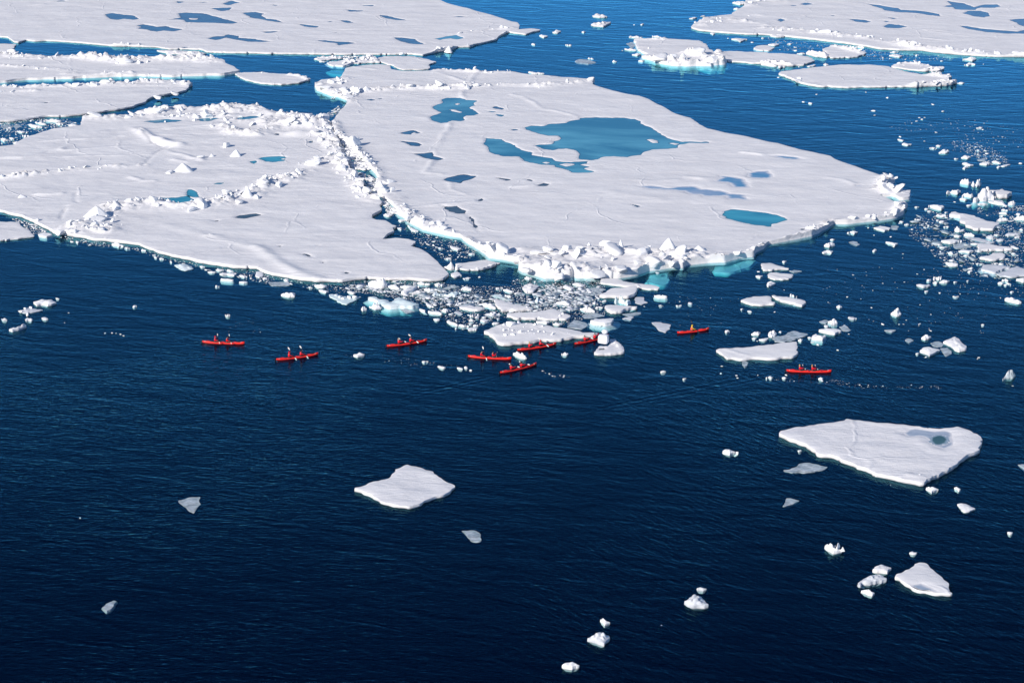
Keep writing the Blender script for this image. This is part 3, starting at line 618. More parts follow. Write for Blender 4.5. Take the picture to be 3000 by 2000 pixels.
floe('biggest floe, with the large pale blue melt pond and a high white front ridge',
 'A2 540,790 600,730 680,722 770,718 790,700 820,640 830,620 890,612 1050,592 1140,590 1230,600 1240,632 1350,652 1600,648 1720,635 1800,645 1900,650 2050,660 2150,665 2250,655 2352,658 A3 70,670 200,685 340,692 450,707 590,712 680,722 740,725 760,745 740,775 850,810 1050,860 1170,880 1290,930 1360,965 1460,1020 1560,1060 1640,1080 1720,1140 1800,1180 1950,1215 2150,1250 2352,1300 A4 200,1345 400,1390 570,1430 620,1460 700,1490 900,1560 B4 930,2 1020,32 1090,50 1165,78 1165,115 1100,140 1060,180 1180,160 1240,155 1240,185 1300,180 1310,195 1300,262 1220,275 1150,235 1020,245 1170,285 1290,322 1250,350 1240,410 1150,440 1000,462 850,477 720,492 600,492 540,532 470,572 400,602 300,622 150,652 0,677 B3 2310,720 2240,752 2220,792 2100,802 1950,842 1800,847 1600,872 1570,892 1480,892 1250,922 1150,962 990,987 820,992 600,987 550,962 540,987 300,992 220,962 100,932 60,892 90,862 0,832 B2 2240,812 2140,802 2110,770 2000,700 1880,615 1780,600 1700,580 1530,540 1420,485 1390,470 1300,400 1290,360 1230,300 1140,240 1090,190 1110,110 1140,80 1090,20 A2 1060,1560 1000,1490 920,1400 860,1300 770,1280 725,1225 695,1125 735,1072 770,1022 835,962 830,920 760,895 680,880 640,862 560,832',
 fb=.55, cell=.36, seed=31, keep=60, foot=.35,
 ridges=[ridge('A2 820,840 1000,840 1100,830 1300,818 1450,812 1650,812 1800,808 2100,790 2352,775 A3 100,785 300,788 450,770 600,755 740,742', 1.6, .95, .9, .45), ridge('A2 1660,642 1800,650 2150,670 2352,662', .9, .7, 1.0, .35), ridge('A2 580,770 680,760 760,740', 3.0, 1.1, 4.0, .7), ridge('A2 590,820 700,830 800,860 840,930', 2.2, .9, 2.6, .6),
         ridge('B2 2120,780 2250,800 B3 30,800 200,790 420,800 650,800 850,790 1050,800 1300,790 1550,800 1750,810', 4.2, 1.9, .8, .75), ridge('B3 80,890 300,930 520,930 800,930 1000,930 1250,880 1500,850 1700,830', 3.4, 1.8, 2.0, .40, ps=2.2), ridge('B3 120,920 320,965 520,960', 1.5, .8, 1.0, .5),
         ridge('B2 1130,110 1180,190 1260,250 1300,330 1360,400 1440,430 1600,510 1700,540 1800,590 1880,630 2000,710 2110,765', 1.7, 1.1, 2.4, .5), ridge('A2 700,1130 740,1220 790,1290 870,1330 930,1420 1010,1500 1060,1555 B2 1080,20 1120,80', 1.5, .9, 4.0, .5),
         ridge('B4 1100,65 1070,120 1050,170 1160,180 1230,180', 1.6, 1.0, 2.0, .55), ridge('B4 1250,300 1200,350 1180,400 1080,420 900,440 720,460 590,470 520,515 400,570 300,600 100,640 0,660 B3 2310,705 2200,760 2080,785 1900,825 1750,835', 1.3, .95, 1.9, .42),
         ridge('A3 0,870 100,890 200,940 300,1005 450,1030 620,1080', .6, .2, smooth=True), ridge('A2 2080,560 B2 1545,15 1700,30', .6, .2, smooth=True), ridge('B3 0,145 130,140 230,125', .6, .3, smooth=True), ridge('B2 1300,340 1600,320 1980,290 2040,270', .7, .18, smooth=True), ridge('B3 1050,75 1300,100 1500,85', 1.0, .2, smooth=True), ridge('B3 950,205 1150,225 1400,270 1750,280', 1.4, .2, smooth=True), ridge('B3 1600,60 1800,75 1900,75', .8, .25, smooth=True), ridge('B4 560,65 700,85 800,125', .7, .2, smooth=True), ridge('A3 2120,1400 2300,1420', .6, .25, smooth=True), ridge('A2 1650,665 1800,710 1920,750', .6, .2, smooth=True), ridge('A2 900,615 1100,640', .6, .2, smooth=True), ridge('B4 680,420 850,330 1020,275', .35, -.12, smooth=True), ridge('B2 1750,60 1800,180 1960,230', .4, .12, smooth=True)],
 blocks=[blk('B3 860,690', 115, 62), blk('B3 1000,725', 62, 85, 'p'), blk('B3 1450,745', 200, 122, 'p'), blk('B3 490,745', 120, 70), blk('B3 320,755', 130, 70), blk('B3 710,730', 80, 60, 'p'), blk('B3 1720,745', 140, 48, 'p'), blk('B3 1180,780', 170, 80), blk('B3 900,760', 260, 80), blk('B3 630,790', 180, 60), blk('B3 1500,800', 130, 70), blk('B3 50,850', 100, 65), blk('B3 130,930', 140, 70), blk('B3 430,985', 180, 60), blk('B3 760,970', 200, 70), blk('B3 1000,950', 190, 70), blk('B3 1290,880', 180, 70), blk('B3 1480,870', 150, 65), blk('B3 2060,780', 90, 40),
         blk('B2 1390,390', 60, 40), blk('B2 1730,545', 80, 50), blk('B2 1250,200', 60, 55), blk('B2 1170,200', 100, 60), blk('A2 890,840', 90, 42, 'p'), blk('A2 1010,845', 85, 40, 'p'), blk('A2 640,830', 110, 45), blk('A2 690,770', 110, 50), blk('B4 1100,80', 70, 40), blk('B4 1190,340', 100, 60), blk('A3 720,740', 80, 30)],
 ponds=[pond('A2 1700,910 1760,895 1880,897 1930,915 2030,922 2000,950 2020,965 1960,985 2000,1010 2050,1045 1990,1060 1930,1060 1905,1080 1920,1100 1870,1112 1800,1105 1760,1125 1700,1130 1610,1100 1595,1075 1650,1050 1705,1030 1660,1010 1620,985 1650,965 1710,945', 'pond_blue', ['A2 1825,955 1850,944 1878,953 1850,963', 'A2 1775,1003 1840,1006 1892,1025 1880,1034 1800,1018'], label='ragged blue melt pond with two snow islands'),
  pond('A3 120,1165 180,1150 290,1155 340,1135 500,1125 540,1105 620,1095 630,1080 770,1073 900,1078 1000,1078 1130,1090 1185,1115 1180,1130 1260,1160 1320,1195 1400,1245 1450,1270 1560,1300 1640,1296 1740,1304 1780,1296 1815,1302 1810,1312 1730,1312 1620,1310 1540,1325 1525,1355 1440,1365 1290,1370 1210,1395 1190,1420 1100,1430 1060,1442 940,1432 840,1438 790,1460 740,1470 620,1460 610,1440 620,1410 590,1380 500,1360 420,1365 380,1378 300,1368 210,1335 250,1325 370,1320 385,1295 450,1270 430,1245 340,1245 200,1210 130,1190', 'pond_blue', ['A3 1235,1280 1290,1275 1340,1290 1340,1310 1290,1310', 'A3 1440,1312 1490,1310 1540,1318 1500,1328'], label='largest pale blue melt pond with an oval snow island'),
  pond('A2 2090,1310 2110,1265 2250,1275 2290,1300 2352,1320 A3 80,1370 190,1400 180,1420 370,1450 400,1475 520,1485 720,1475 690,1500 620,1510 720,1530 660,1545 700,1560 B3 760,5 700,16 580,16 530,0 A3 520,1560 400,1530 390,1515 280,1510 200,1495 110,1475 70,1435 0,1435 A2 2240,1425 2160,1400 2130,1350', 'pond_blue', ['A3 430,1508 500,1496 580,1505 500,1526', 'A3 278,1490 315,1484 352,1492 310,1499'], label='long curved blue melt pond'),
  pond('A2 1320,1220 1380,1205 1440,1192 1480,1205 1520,1220 1480,1224 1460,1212 1430,1235 1380,1232', 'pond_dark'), pond('A2 1320,1292 1400,1298 1470,1305 1530,1325 1500,1342 1420,1337 1380,1310', 'pond_dark'), pond('A2 1420,1405 1540,1405 1620,1395 1630,1430 1730,1460 1680,1470 1560,1450 1500,1425', 'pond_dark'),
  pond('A2 2170,985 2200,972 2280,995 2270,1006 2200,995', 'pond_dark'), pond('A2 2190,1046 2280,1053 2270,1072 2220,1062', 'pond_blue'), pond('A2 2110,1013 2210,1020 2170,1030', 'pond_blue'), pond('B2 1720,78 1800,50 1900,30 2030,45 1990,70 1900,95 1880,112 1800,100', 'pond_dark'),
  pond('B2 1700,320 1800,325 1850,318 1935,370 1920,390 1850,390 1770,370 1730,345', 'pond_slate'), pond('B2 1930,385 1975,420 2000,480 2030,520 2060,560 2050,562 2015,520 1985,470 1960,420', 'pond_slate'), pond('B2 2035,268 2070,248 2092,262 2060,278', 'pond_slate'),
  pond('B3 225,127 290,108 350,120 320,138 250,138', 'pond_slate'), pond('B3 130,74 170,77 210,96 170,93', 'pond_slate'), pond('B3 1930,405 1950,365 2010,350 2150,360 2352,385 B4 80,400 180,440 120,465 40,485 30,510 0,512 B3 2200,490 2050,455 1960,430', 'pond_teal', label='oval turquoise melt pond near the ridge'),
  pond('B3 1150,135 1300,133 1450,155 1500,138 1690,138 1750,165 1900,175 2000,205 2190,220 2140,235 2200,264 2000,257 1960,227 1760,237 1730,217 1650,217 1580,182 1450,174 1250,162', 'pond_frozen', slope=.12, label='half-frozen lilac melt pond'), pond('B3 1850,95 1920,60 1900,40 2050,55 2130,70 2160,120 2200,155 2050,150 2000,110', 'pond_frozen', slope=.12), pond('B3 2160,50 2170,20 2250,0 2352,-5 B4 40,30 50,55 0,68 B3 2250,66', 'pond_frozen', slope=.15),
  pond('A4 20,1430 100,1424 250,1438 340,1459 250,1462 100,1446', 'pond_frozen', slope=.15), pond('B4 800,130 840,122 885,130 840,144', 'pond_frozen'), pond('B4 290,532 320,525 342,530 330,544', 'pond_slate'), pond('A2 1005,910 1060,906 1105,915 1060,924', 'pond_dark'), pond('A2 1110,906 1180,896 1150,908', 'pond_dark'), pond('B3 1080,300 1130,308 1185,323 1150,332', 'pond_dark'), pond('A3 -15,1190 20,1182 65,1192 20,1198', 'pond_dark'),
  pond('B2 2190,58 2280,68 2352,82 B3 0,80 B2 2300,90', 'pond_slate')])

floe('broad flat floe with a long snow ridge along its edge, cut by the picture corner',
 'A3 2130,-90 2140,30 2130,60 2080,85 2020,130 1900,140 1780,172 1700,208 1645,247 1650,267 1720,287 1850,300 2000,312 2150,322 2352,327 A4 170,342 400,367 600,392 750,412 900,432 1030,457 1200,467 1400,467 1500,482 1700,502 1900,517 2100,527 2352,527 2900,560 3400,578 3650,420 3600,60 3300,-110 2700,-150',
 fb=.45, cell=.42, seed=41, keep=50,
 ridges=[ridge('A4 0,262 150,270 300,285 450,300 600,305 800,335 1000,362 1150,395 1300,420', 2.0, 1.0, 1.0, .5), ridge('A4 1180,410 1350,432 1500,450 1700,475 1850,475 2000,490 2150,505 2352,510 2600,525', 1.7, 1.0, 1.3, .5), ridge('A3 1760,220 1850,185 1980,170 2100,200 2230,235', 3.0, 1.0, .5, .5), ridge('A3 2140,40 2250,20 2352,5 A4 120,8', 3.0, .9, 1.0, .5), ridge('A3 2130,150 2250,145', 1.8, .5, .5, .4), ridge('A4 1450,275 1650,288', .5, .25, smooth=True), ridge('A4 1430,350 1640,372', .5, .2, smooth=True)],
 ponds=[pond('A4 880,30 1000,42 1100,60 1200,72 1220,88 1370,95 1450,105 1580,128 1590,150 1450,132 1290,114 1180,110 1070,94 1050,75 960,52', 'pond_dark'), pond('A4 740,173 880,180 950,198 900,209 800,196', 'pond_dark'), pond('A4 1060,240 1110,218 1200,225 1285,245 1200,258 1090,254', 'pond_dark'),
  pond('A4 1640,5 1780,25 1840,45 1900,65 1990,40 2100,38 2140,58 2080,72 1950,68 1900,92 1780,90 1720,84 1700,65 1610,58 1690,45', 'pond_dark'), pond('A4 1790,120 1850,97 1950,97 2020,115 2040,145 1990,160 1900,150', 'pond_dark'),
  pond('A4 1750,233 1830,238 1950,260 2100,273 2300,288 2352,272 2500,280 2500,308 2200,308 2000,294 1850,267', 'pond_dark'), pond('A4 2220,180 2352,170 2500,180 2500,240 2352,240 2290,215', 'pond_dark'), pond('A4 290,35 350,22 420,38 340,47', 'pond_dark'), pond('A4 80,185 110,168 165,185 120,202', 'pond_dark'), pond('A4 565,138 630,142 600,148', 'pond_dark'), pond('A4 1095,156 1190,165 1150,174', 'pond_dark'), pond('A4 1060,188 1130,192 1090,202', 'pond_dark'), pond('A4 200,48 270,46 230,56', 'pond_dark')])

floe('tilted floe with two bright upturned slabs standing at its near edge',
 'A3 1120,367 1160,352 1300,355 1500,358 1720,370 1780,415 1810,457 1900,500 1975,575 1960,590 1800,610 1600,612 1450,602 1350,580 1230,547 1190,515 1250,500 1160,470 1140,405', fb=.5, cell=.28, seed=51, foot=.6,
 ridges=[ridge('A3 1250,540 1400,555 1560,580 1750,600', 1.8, 1.9, 1.2, .6), ridge('A3 1630,490 1750,520 1850,560 1950,580', 1.7, 2.0, 1.0, .6), ridge('A3 1150,365 1400,362', .8, .4, 1.0, .3), ridge('A3 1160,430 1300,440', 1.2, .3, .8, .3)],
 blocks=[blk('A3 1700,510', 140, 70), blk('A3 1560,550', 110, 60, 'p'), blk('A3 1350,560', 200, 60), blk('A3 1830,570', 150, 55)])
floe('flat floe with white hummocks on its near corner, behind the oval floe', 'A3 1880,475 1990,468 2352,478 A4 0,487 230,497 370,517 430,565 330,607 190,612 60,602 0,597 A3 2270,592 2150,582 1990,574 1900,540', fb=.35, cell=.3, seed=52,
 ridges=[ridge('A3 2290,590 2352,575 A4 60,590 180,600', 1.5, 1.2, 2.0, .5), ridge('A3 1880,480 1930,520', 1.3, 1.0, 1.2, .5)])
floe('triangular flat floe with a rim of snow rubble on one side', 'A4 500,450 580,420 700,432 850,472 905,500 810,530 570,540 555,512', fb=.35, cell=.28, seed=53, ridges=[ridge('A4 600,425 720,445 860,485', 1.0, .7, 1.4, .4)])
floe('long oval flat floe with a jagged white hummock at its tip', 'A4 90,680 120,655 350,627 550,602 680,592 950,595 1100,608 1300,662 1450,687 1550,675 1690,717 1650,735 1725,745 1700,780 1600,795 1400,802 1000,807 700,812 450,802 300,772 180,722 100,692', fb=.45, cell=.3, seed=54,
 ridges=[ridge('A4 1380,780 1500,765 1620,765 1700,755', 1.6, 1.3, 2.0, .5), ridge('A4 1500,690 1600,700 1680,720', 1.2, .9, 2.0, .45), ridge('A4 150,690 300,765 500,795 800,802 1200,798', .5, .3, .4, .25)])
floe('small floe with a big white hummock at its corner, tucked behind the oval floe', 'A4 1130,617 1180,592 1260,578 1400,588 1500,608 1600,615 1620,640 1590,655 1430,660 1250,642', fb=.35, cell=.26, seed=55, ridges=[ridge('A4 1450,650 1530,640 1600,630', 1.4, 1.3, 2.0, .5), ridge('A4 1180,596 1300,580 1460,600', .9, .7, 1.4, .4)])
floe('flat floe cut by the picture border, beside the rough ridged floe', 'B1 -460,490 -200,460 90,465 160,467 210,515 250,530 325,610 200,627 60,647 -200,657 -430,630', fb=.35, cell=.25, seed=56)
floe('flat kite-shaped floe touching the foot of the white front ridge', 'B2 1830,852 1900,845 2120,812 2250,842 2200,880 2040,922 1900,917 1850,900', fb=.25, cell=.2, seed=57, ridges=[ridge('B2 1860,905 2040,910 2190,870', .6, .4, 1.4, .25)])
floe('rounded white rubble floe wedged at the corner of the big pond floe', 'B2 1718,885 1745,850 1790,840 1850,870 1870,905 1790,915 1735,905', fb=.4, cell=.15, lump=.9, seed=58, mtl='rough_snow')
floe('broken floe heaped with snow rubble in the brash behind the lead', 'A2 650,582 700,562 800,562 840,535 900,560 890,590 800,615 700,612', fb=.3, cell=.22, seed=59, mtl='rough_snow', foot=.5, ridges=[ridge('A2 820,560 880,590', 1.2, .9, 2.0, .5)])
floe('ragged floe of piled brash against the far pack edge', 'A2 540,552 600,525 700,518 800,530 730,547 600,562', fb=.25, cell=.22, seed=60, mtl='rough_snow', ridges=[ridge('A2 610,530 780,532', .9, .6, 1.6, .4)])
floe('heap of pressed ice rubble at the corner of the flat joined floe', 'A2 920,557 1000,532 1040,515 1100,545 1140,582 1000,584 900,588', fb=.3, cell=.22, seed=61, mtl='rough_snow', ridges=[ridge('A2 950,560 1040,530 1100,570', 1.4, 1.0, 2.5, .5)])

def shelf(parent, spec, zt, tilt=None, sd=1):
    o = make_ice('underwater_shelf', PX(spec), 'green_ice', fb=.1, z0=zt, project=False, seed=sd, und=2.0, foot=.3, draft=.8, tilt=tilt)
    l = o.location - parent.location; o.parent = parent; o.location = l
main = FLOES[8]
shelf(main, 'B3 1860,930 1880,840 2010,800 2190,760 2240,830 2180,885 1960,940', -.75, sd=71)
shelf(main, 'B3 1225,1030 1270,940 1380,900 1440,1025 1350,1052', -.8, sd=72)
shelf(main, 'B4 90,695 120,630 260,580 440,560 440,620 300,662', -1.0, sd=73)
shelf(main, 'A2 650,655 740,630 820,628 815,692 740,685', -.8, sd=74)
shelf(FLOES[9+1], 'A3 1690,625 1780,600 1960,590 2005,610 1960,650 1820,660', -.7, sd=75)

# ---------------------------------------------------------------- loose floes, slabs and chunks
CHUNKS = []       # (object, centre in photo pixels, width in photo pixels, translucent, corners, lump, landmark, label)
rngC = random.Random(77)
SPECS = []
def C(spec, land=None, label=None, **kw): SPECS.append((spec, land, label, kw))
def build_chunk(spec, land, label, t=0, lump=0.0, fb=None, mtl=None, **kw):
    px = PX(spec); w, h = np.ptp(px[:, 0]), np.ptp(px[:, 1]); c = px.mean(0)
    g = ground(c)[0]; mp = m_per_px(g)
    if fb is None: fb = .06 if t else min(.42, .16 + .0035*w)
    hm = h*mp                                      # height it shows, in metres
    fb = max(.04, min(fb, .42*hm)); lump_ = min(lump, max(0.0, (hm-fb)*.9))
    nv = len(px)
    if nv <= 5 and not land and w < 60:            # a rougher outline for the small ones
        q = []
        for i in range(nv):
            a, b = px[i], px[(i+1) % nv]; q.append(a); m_ = .5*(a+b); d = b-a
            q.append(m_ + np.array((d[1], -d[0]))*rngC.uniform(-.05, .16)*(1 if area(px) > 0 else -1) + rngC.uniform(-.04, .04)*w)
        px = np.array(q)
    big = w*mp > 4.0
    mtl = mtl or ('bare_ice' if t else ('snow' if big else 'block_snow'))
    if not t and not big and lump == 0: lump_ = min(.35*rngC.random()*hm, .22)
    nm = 'ice_slab' if t else ('ice_floe' if big else 'ice_chunk')
    o = make_ice(nm, px, mtl, fb=fb, lump=lump_, lump_scale=max(.3, .3*w*mp) if lump == 0 else max(.4, .24*w*mp), seed=100+len(CHUNKS), und=.5 if not big else .8,
                 cell=max(.06, min(.3, w*mp/26)), rough=.15 if w > 70 else .08, **{'foot': (.05 + .03*w*mp) if rngC.random() < .12 and not land else -.03*w*mp, **kw})
    if o is None: print('dropped', spec); return None
    CHUNKS.append(dict(o=o, c=c, w=w, h=h, t=t, nv=nv, lump=lump, land=land, label=label, big=big, mtl=mtl)); return o

# near water, bottom of the picture
C('D 1620,682 1650,668 1740,640 1795,620 1815,585 1870,562 1920,575 1990,605 2090,658 2090,680 2040,715 1950,740 1880,770 1830,765 1740,735', 'the diamond floe', 'flat white diamond-shaped floe alone in the dark near water', fb=.42, mtl='rough_snow')
C('C3 60,1003 120,970 350,930 500,905 700,880 720,862 800,875 900,885 1050,900 1230,915 1430,945 1580,955 1740,932 1880,990 1955,1045 1955,1130 1945,1180 1800,1250 1740,1310 1560,1420 1430,1487 1300,1465 1150,1430 1000,1400 700,1280 400,1170 200,1080 60,1020', 'the bowl floe', 'big wedge-shaped white floe with a round grey-green pool in a hollow', fb=.55, mtl='rough_snow', foot=-.1,
  ridges=[ridge('C3 1300,1000 1400,1040 1480,1075', .8, .35, smooth=True), ridge('C3 1150,1400 1300,1375 1450,1405', .5, .3, 1.0, .25)],
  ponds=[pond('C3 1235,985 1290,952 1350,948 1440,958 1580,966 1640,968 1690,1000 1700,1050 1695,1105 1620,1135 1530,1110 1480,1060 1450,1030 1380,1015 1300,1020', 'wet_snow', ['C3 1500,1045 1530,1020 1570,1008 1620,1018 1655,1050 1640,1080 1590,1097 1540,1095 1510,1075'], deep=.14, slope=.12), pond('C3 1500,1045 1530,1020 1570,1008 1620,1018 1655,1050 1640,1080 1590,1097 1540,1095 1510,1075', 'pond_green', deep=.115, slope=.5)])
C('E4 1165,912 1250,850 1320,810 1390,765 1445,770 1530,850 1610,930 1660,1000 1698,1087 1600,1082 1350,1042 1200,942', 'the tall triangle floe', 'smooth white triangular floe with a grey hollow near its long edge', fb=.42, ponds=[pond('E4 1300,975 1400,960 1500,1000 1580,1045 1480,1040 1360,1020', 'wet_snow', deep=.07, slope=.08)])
C('D 820,730 870,715 920,713 918,750 890,790 850,760', 'the pale wedge', 'half-sunk translucent wedge of ice alone in the dark near water', t=1)
C('D 2120,868 2175,866 2210,885 2205,920 2160,915', None, 'translucent five-sided slab off the lowest corner of the diamond floe', t=1)
C('D 470,1222 510,1195 535,1192 520,1220 490,1238', None, 'small translucent shard alone in the darkest near water, the lone one', t=1)
C('D 1622,64 1650,47 1690,62 1660,70', None, 'small white wedge drifting between two pairs of paddlers')
C('D 1930,92 1945,86 1970,88 1950,98'); C('D 2010,115 2030,112 2048,120 2030,125'); C('D 2098,118 2120,120 2128,130 2110,128'); C('D 2130,115 2145,113 2150,125 2135,125'); C('D 2152,132 2168,130 2165,138')
C('C2 1935,1150 1960,1135 2000,1137 2080,1170 2080,1185 2000,1203 1950,1192', 'the lone oval chunk', 'smooth white oval chunk off the pointed tip of the bowl floe')
C('C3 130,1340 270,1300 340,1270 480,1295 550,1310 430,1360 220,1367', 'the grey spindle slab', 'long grey translucent slab below the long edge of the bowl floe', t=1)
C('C3 2290,1285 2340,1282 2430,1310 2400,1330 2352,1332', None, 'translucent slab cut by the picture border beside the bowl floe', t=1)
C('E4 1450,72 1520,72 1575,100 1570,120 1500,142 1460,107', None, 'white pentagon-shaped chunk at the lower tip of the bowl floe'); C('E4 1705,78 1735,70 1770,115 1750,124')
C('E4 1740,228 1820,228 1905,290 1800,317', None, 'flat white four-cornered floe between the bowl floe and the tall triangle floe', fb=.2)
C('E4 135,265 170,185 210,185 288,208 230,242', 'the clear triangle slab', 'clear triangular slab with straight edges below the grey spindle slab', t=1)
C('E4 522,597 570,590 610,620 690,635 705,680 600,697', 'the towered chunk', 'white chunk with two upright ice towers on its far rim', lump=.5, blocks=[blk('E4 643,634', 42, 52), blk('E4 688,660', 36, 32, 'p'), blk('E4 613,630', 16, 18)])
C('E4 1295,682 1330,665 1370,690 1335,702')
C('E4 960,840 980,805 1040,780 1100,800 1135,840 1100,880 980,872', 'the round floe', 'rounded white floe above the jagged one, beside the tall triangle floe', mtl='rough_snow')
C('E4 845,972 900,900 950,880 1060,882 1065,920 1090,955 960,975 850,984', 'the ragged triangle', 'lumpy three-cornered floe directly below the round floe', mtl='grey_ice', lump=.25)
C('E4 852,1017 920,1012 990,1045 985,1070 920,1077', None, 'small smooth white chunk directly below the ragged triangle floe'); C('E4 2195,490 2225,488 2255,505 2220,524')
C('E3 1575,992 1600,940 1660,905 1740,905 1780,960 1825,1020 1820,1035 1640,1037', 'the crumpled trapezoid', 'crumpled white trapezoid floe with stepped grey ledges', mtl='grey_ice', lump=.55)
C('E3 1700,847 1750,840 1795,870 1760,882 1705,880', None, 'small grey slab just behind the crumpled trapezoid floe', mtl='grey_ice')
C('E3 808,1132 840,1118 905,1170 850,1202 830,1172', None, 'small bent white chunk just behind the lumpy crowned chunk', lump=.3)
C('E3 690,1312 730,1270 770,1242 820,1255 885,1260 898,1325 850,1392 780,1367 695,1337', 'the lumpy crowned chunk', 'lumpy white chunk, larger of the pair in the near water', mtl='grey_ice', lump=.45)
C('E3 445,1562 490,1530 560,1518 640,1555 630,1587 550,1602 460,1587', None, 'smooth white chunk closest to the bottom picture border', lump=.2)
for s in ('E3 1365,1198 1375,1192 1382,1202', 'E4 1122,66 1130,62 1134,68', 'D 362,812 370,808 373,814', 'C3 270,1155 300,1150 315,1165 285,1172'): C(s)
# around the paddlers
C('C2 1872,232 1960,217 2150,207 2352,182 C3 0,182 260,155 270,290 230,315 0,332 C2 2150,332 1960,327', 'the paving slab floe', 'long rectangular flat white floe with a straight step across it', fb=.42, foot=-.1, ridges=[ridge('C2 1960,225 2100,270 2250,310', .4, .12, smooth=True)])
C('C2 757,285 760,255 790,210 800,195 880,195 905,160 905,130 950,130 1000,190 1030,240 1030,272 900,290 780,292', 'the horseshoe floe', 'horseshoe-shaped flat floe under the upright ice cube', fb=.4, mtl='rough_snow', ponds=[pond('C2 880,160 905,150 912,180 880,195 855,185', 'pond_slate'), pond('C2 800,215 850,210 850,228 800,232', 'pond_slate')], ridges=[ridge('C2 950,140 1000,220', .5, .15, 2.0, .18)])
C('C2 5,262 40,235 80,250 140,300 120,322 60,307', 'the snowy lump', 'rough snowy lump between two kayaks', lump=.7)
C('C2 450,272 470,262 490,255 520,275 480,287', None, 'small winged white chunk off the corner of the horseshoe floe', lump=.3)
C('C2 2110,347 2140,335 2170,350 2140,402', None, 'half-sunk clear lump at the near edge of the paving slab floe', t=1)
for s in ('C2 1355,432 1390,418 1420,440 1370,447', 'C2 1562,502 1580,490 1602,495 1580,508', 'C2 1905,455 1920,447 1935,457', 'C2 2048,472 2062,465 2075,474 2060,480', 'C2 2060,496 2072,490 2086,498', 'C2 2250,470 2260,464 2268,472', 'C2 2318,490 2340,475 2352,480 2345,500', 'C2 268,428 282,424 295,432 280,436', 'C2 330,458 342,448 357,456 345,464', 'C2 360,478 374,470 384,482', 'C2 465,472 480,466 487,480', 'C2 1910,388 1925,382 1940,390',
          'C3 0,485 20,472 48,490 30,503', 'C3 125,485 150,478 170,490 150,500', 'C3 460,490 480,478 515,485 495,510 470,508', 'C3 475,522 500,515 515,526', 'C3 145,468 165,464 185,470', 'C3 628,238 640,230 655,240 640,246', 'C3 1308,562 1316,552 1325,562', 'C3 1040,570 1055,562 1068,572', 'C3 1435,302 1450,297 1468,304 1450,309', 'C3 1355,268 1370,258 1392,262 1375,275', 'C3 1925,308 1938,300 1950,308 1935,314', 'C3 1915,322 1925,316 1930,324', 'C3 2235,568 2248,560 2258,572', 'C3 390,170 410,163 425,170 405,176', 'C3 440,188 460,182 477,190 458,196'): C(s)
C('C2 1950,62 1985,47 2010,70 1970,82', None, 'small rounded white chunk between the guide and the paving slab floe')
for s in ('C2 2190,97 2230,65 2292,70 2270,102', 'C2 2265,140 2300,125 2352,117 C3 12,130 C2 2340,152', 'C2 2200,122 2250,125 2230,139', 'C2 2240,158 2252,150 2262,160'): C(s)
C('C3 60,165 100,110 230,60 360,85 290,130 150,167', 'the long dull slab', 'long dull translucent slab carrying two white blocks, behind the paving slab floe', t=1)
C('B4 0,1502 30,1455 80,1500 60,1530 10,1532', None, 'peaked white chunk behind the end of the long dull slab', lump=.5)
for s in ('B4 88,1480 110,1468 135,1478 115,1490', 'C3 275,137 300,130 322,140 305,162', 'C3 360,120 385,110 400,120 380,128'): C(s)
C('B4 460,1472 540,1440 600,1440 675,1490 610,1512', 'the lens floe', 'lens-shaped flat white floe among grey slabs behind the paving slab floe')
C('B4 400,1520 440,1485 480,1507 540,1500 550,1522 500,1562 410,1557', None, 'heart-shaped white chunk between the lens floe and the paving slab floe', lump=.35)
C('B4 550,1367 610,1358 640,1410 580,1422', None, 'white block leaning behind the lens floe', lump=.4); C('B4 470,1387 520,1368 560,1385 530,1407', t=1); C('B4 655,1432 700,1412 762,1467 690,1472', None, 'smooth grey slab beside the end of the lens floe', t=1); C('B4 505,1420 540,1412 560,1428 530,1440')
C('C3 1610,155 1640,130 1720,100 1760,140 1780,165 1820,205 1820,240 1750,257 1710,237 1680,205', 'the blue-topped floe', 'tall white floe with bluish patches, biggest of a group of four', lump=.25)
C('C3 1395,232 1430,200 1480,195 1580,245 1480,302 1420,267', 'the clipped square floe', 'flat white square-cornered floe next to the blue-topped floe')
C('C3 1490,172 1530,160 1610,180 1600,205 1510,197', None, 'grey slush slab between the blue-topped floe and the clipped square floe', t=1); C('C3 1585,217 1650,215 1685,245 1640,297 1610,262', None, 'clear pointed slab between the clipped square floe and the blue-topped floe', t=1)
C('C3 1260,147 1290,128 1338,150 1300,172', t=1)
C('C3 2155,482 2190,430 2230,425 2275,480 2250,500 2170,502', 'the melting stump', 'stump-shaped melting chunk of clear ice in open water', t=1, lump=.8, fb=.3)
C('B4 1405,1532 1430,1505 1500,1530 1440,1557', None, 'knobbly white chunk behind the clipped square floe', lump=.3); C('B4 1065,1467 1120,1460 1178,1462 1140,1487', None, 'thin grey slab lying alone in line with the lens floe', t=1)
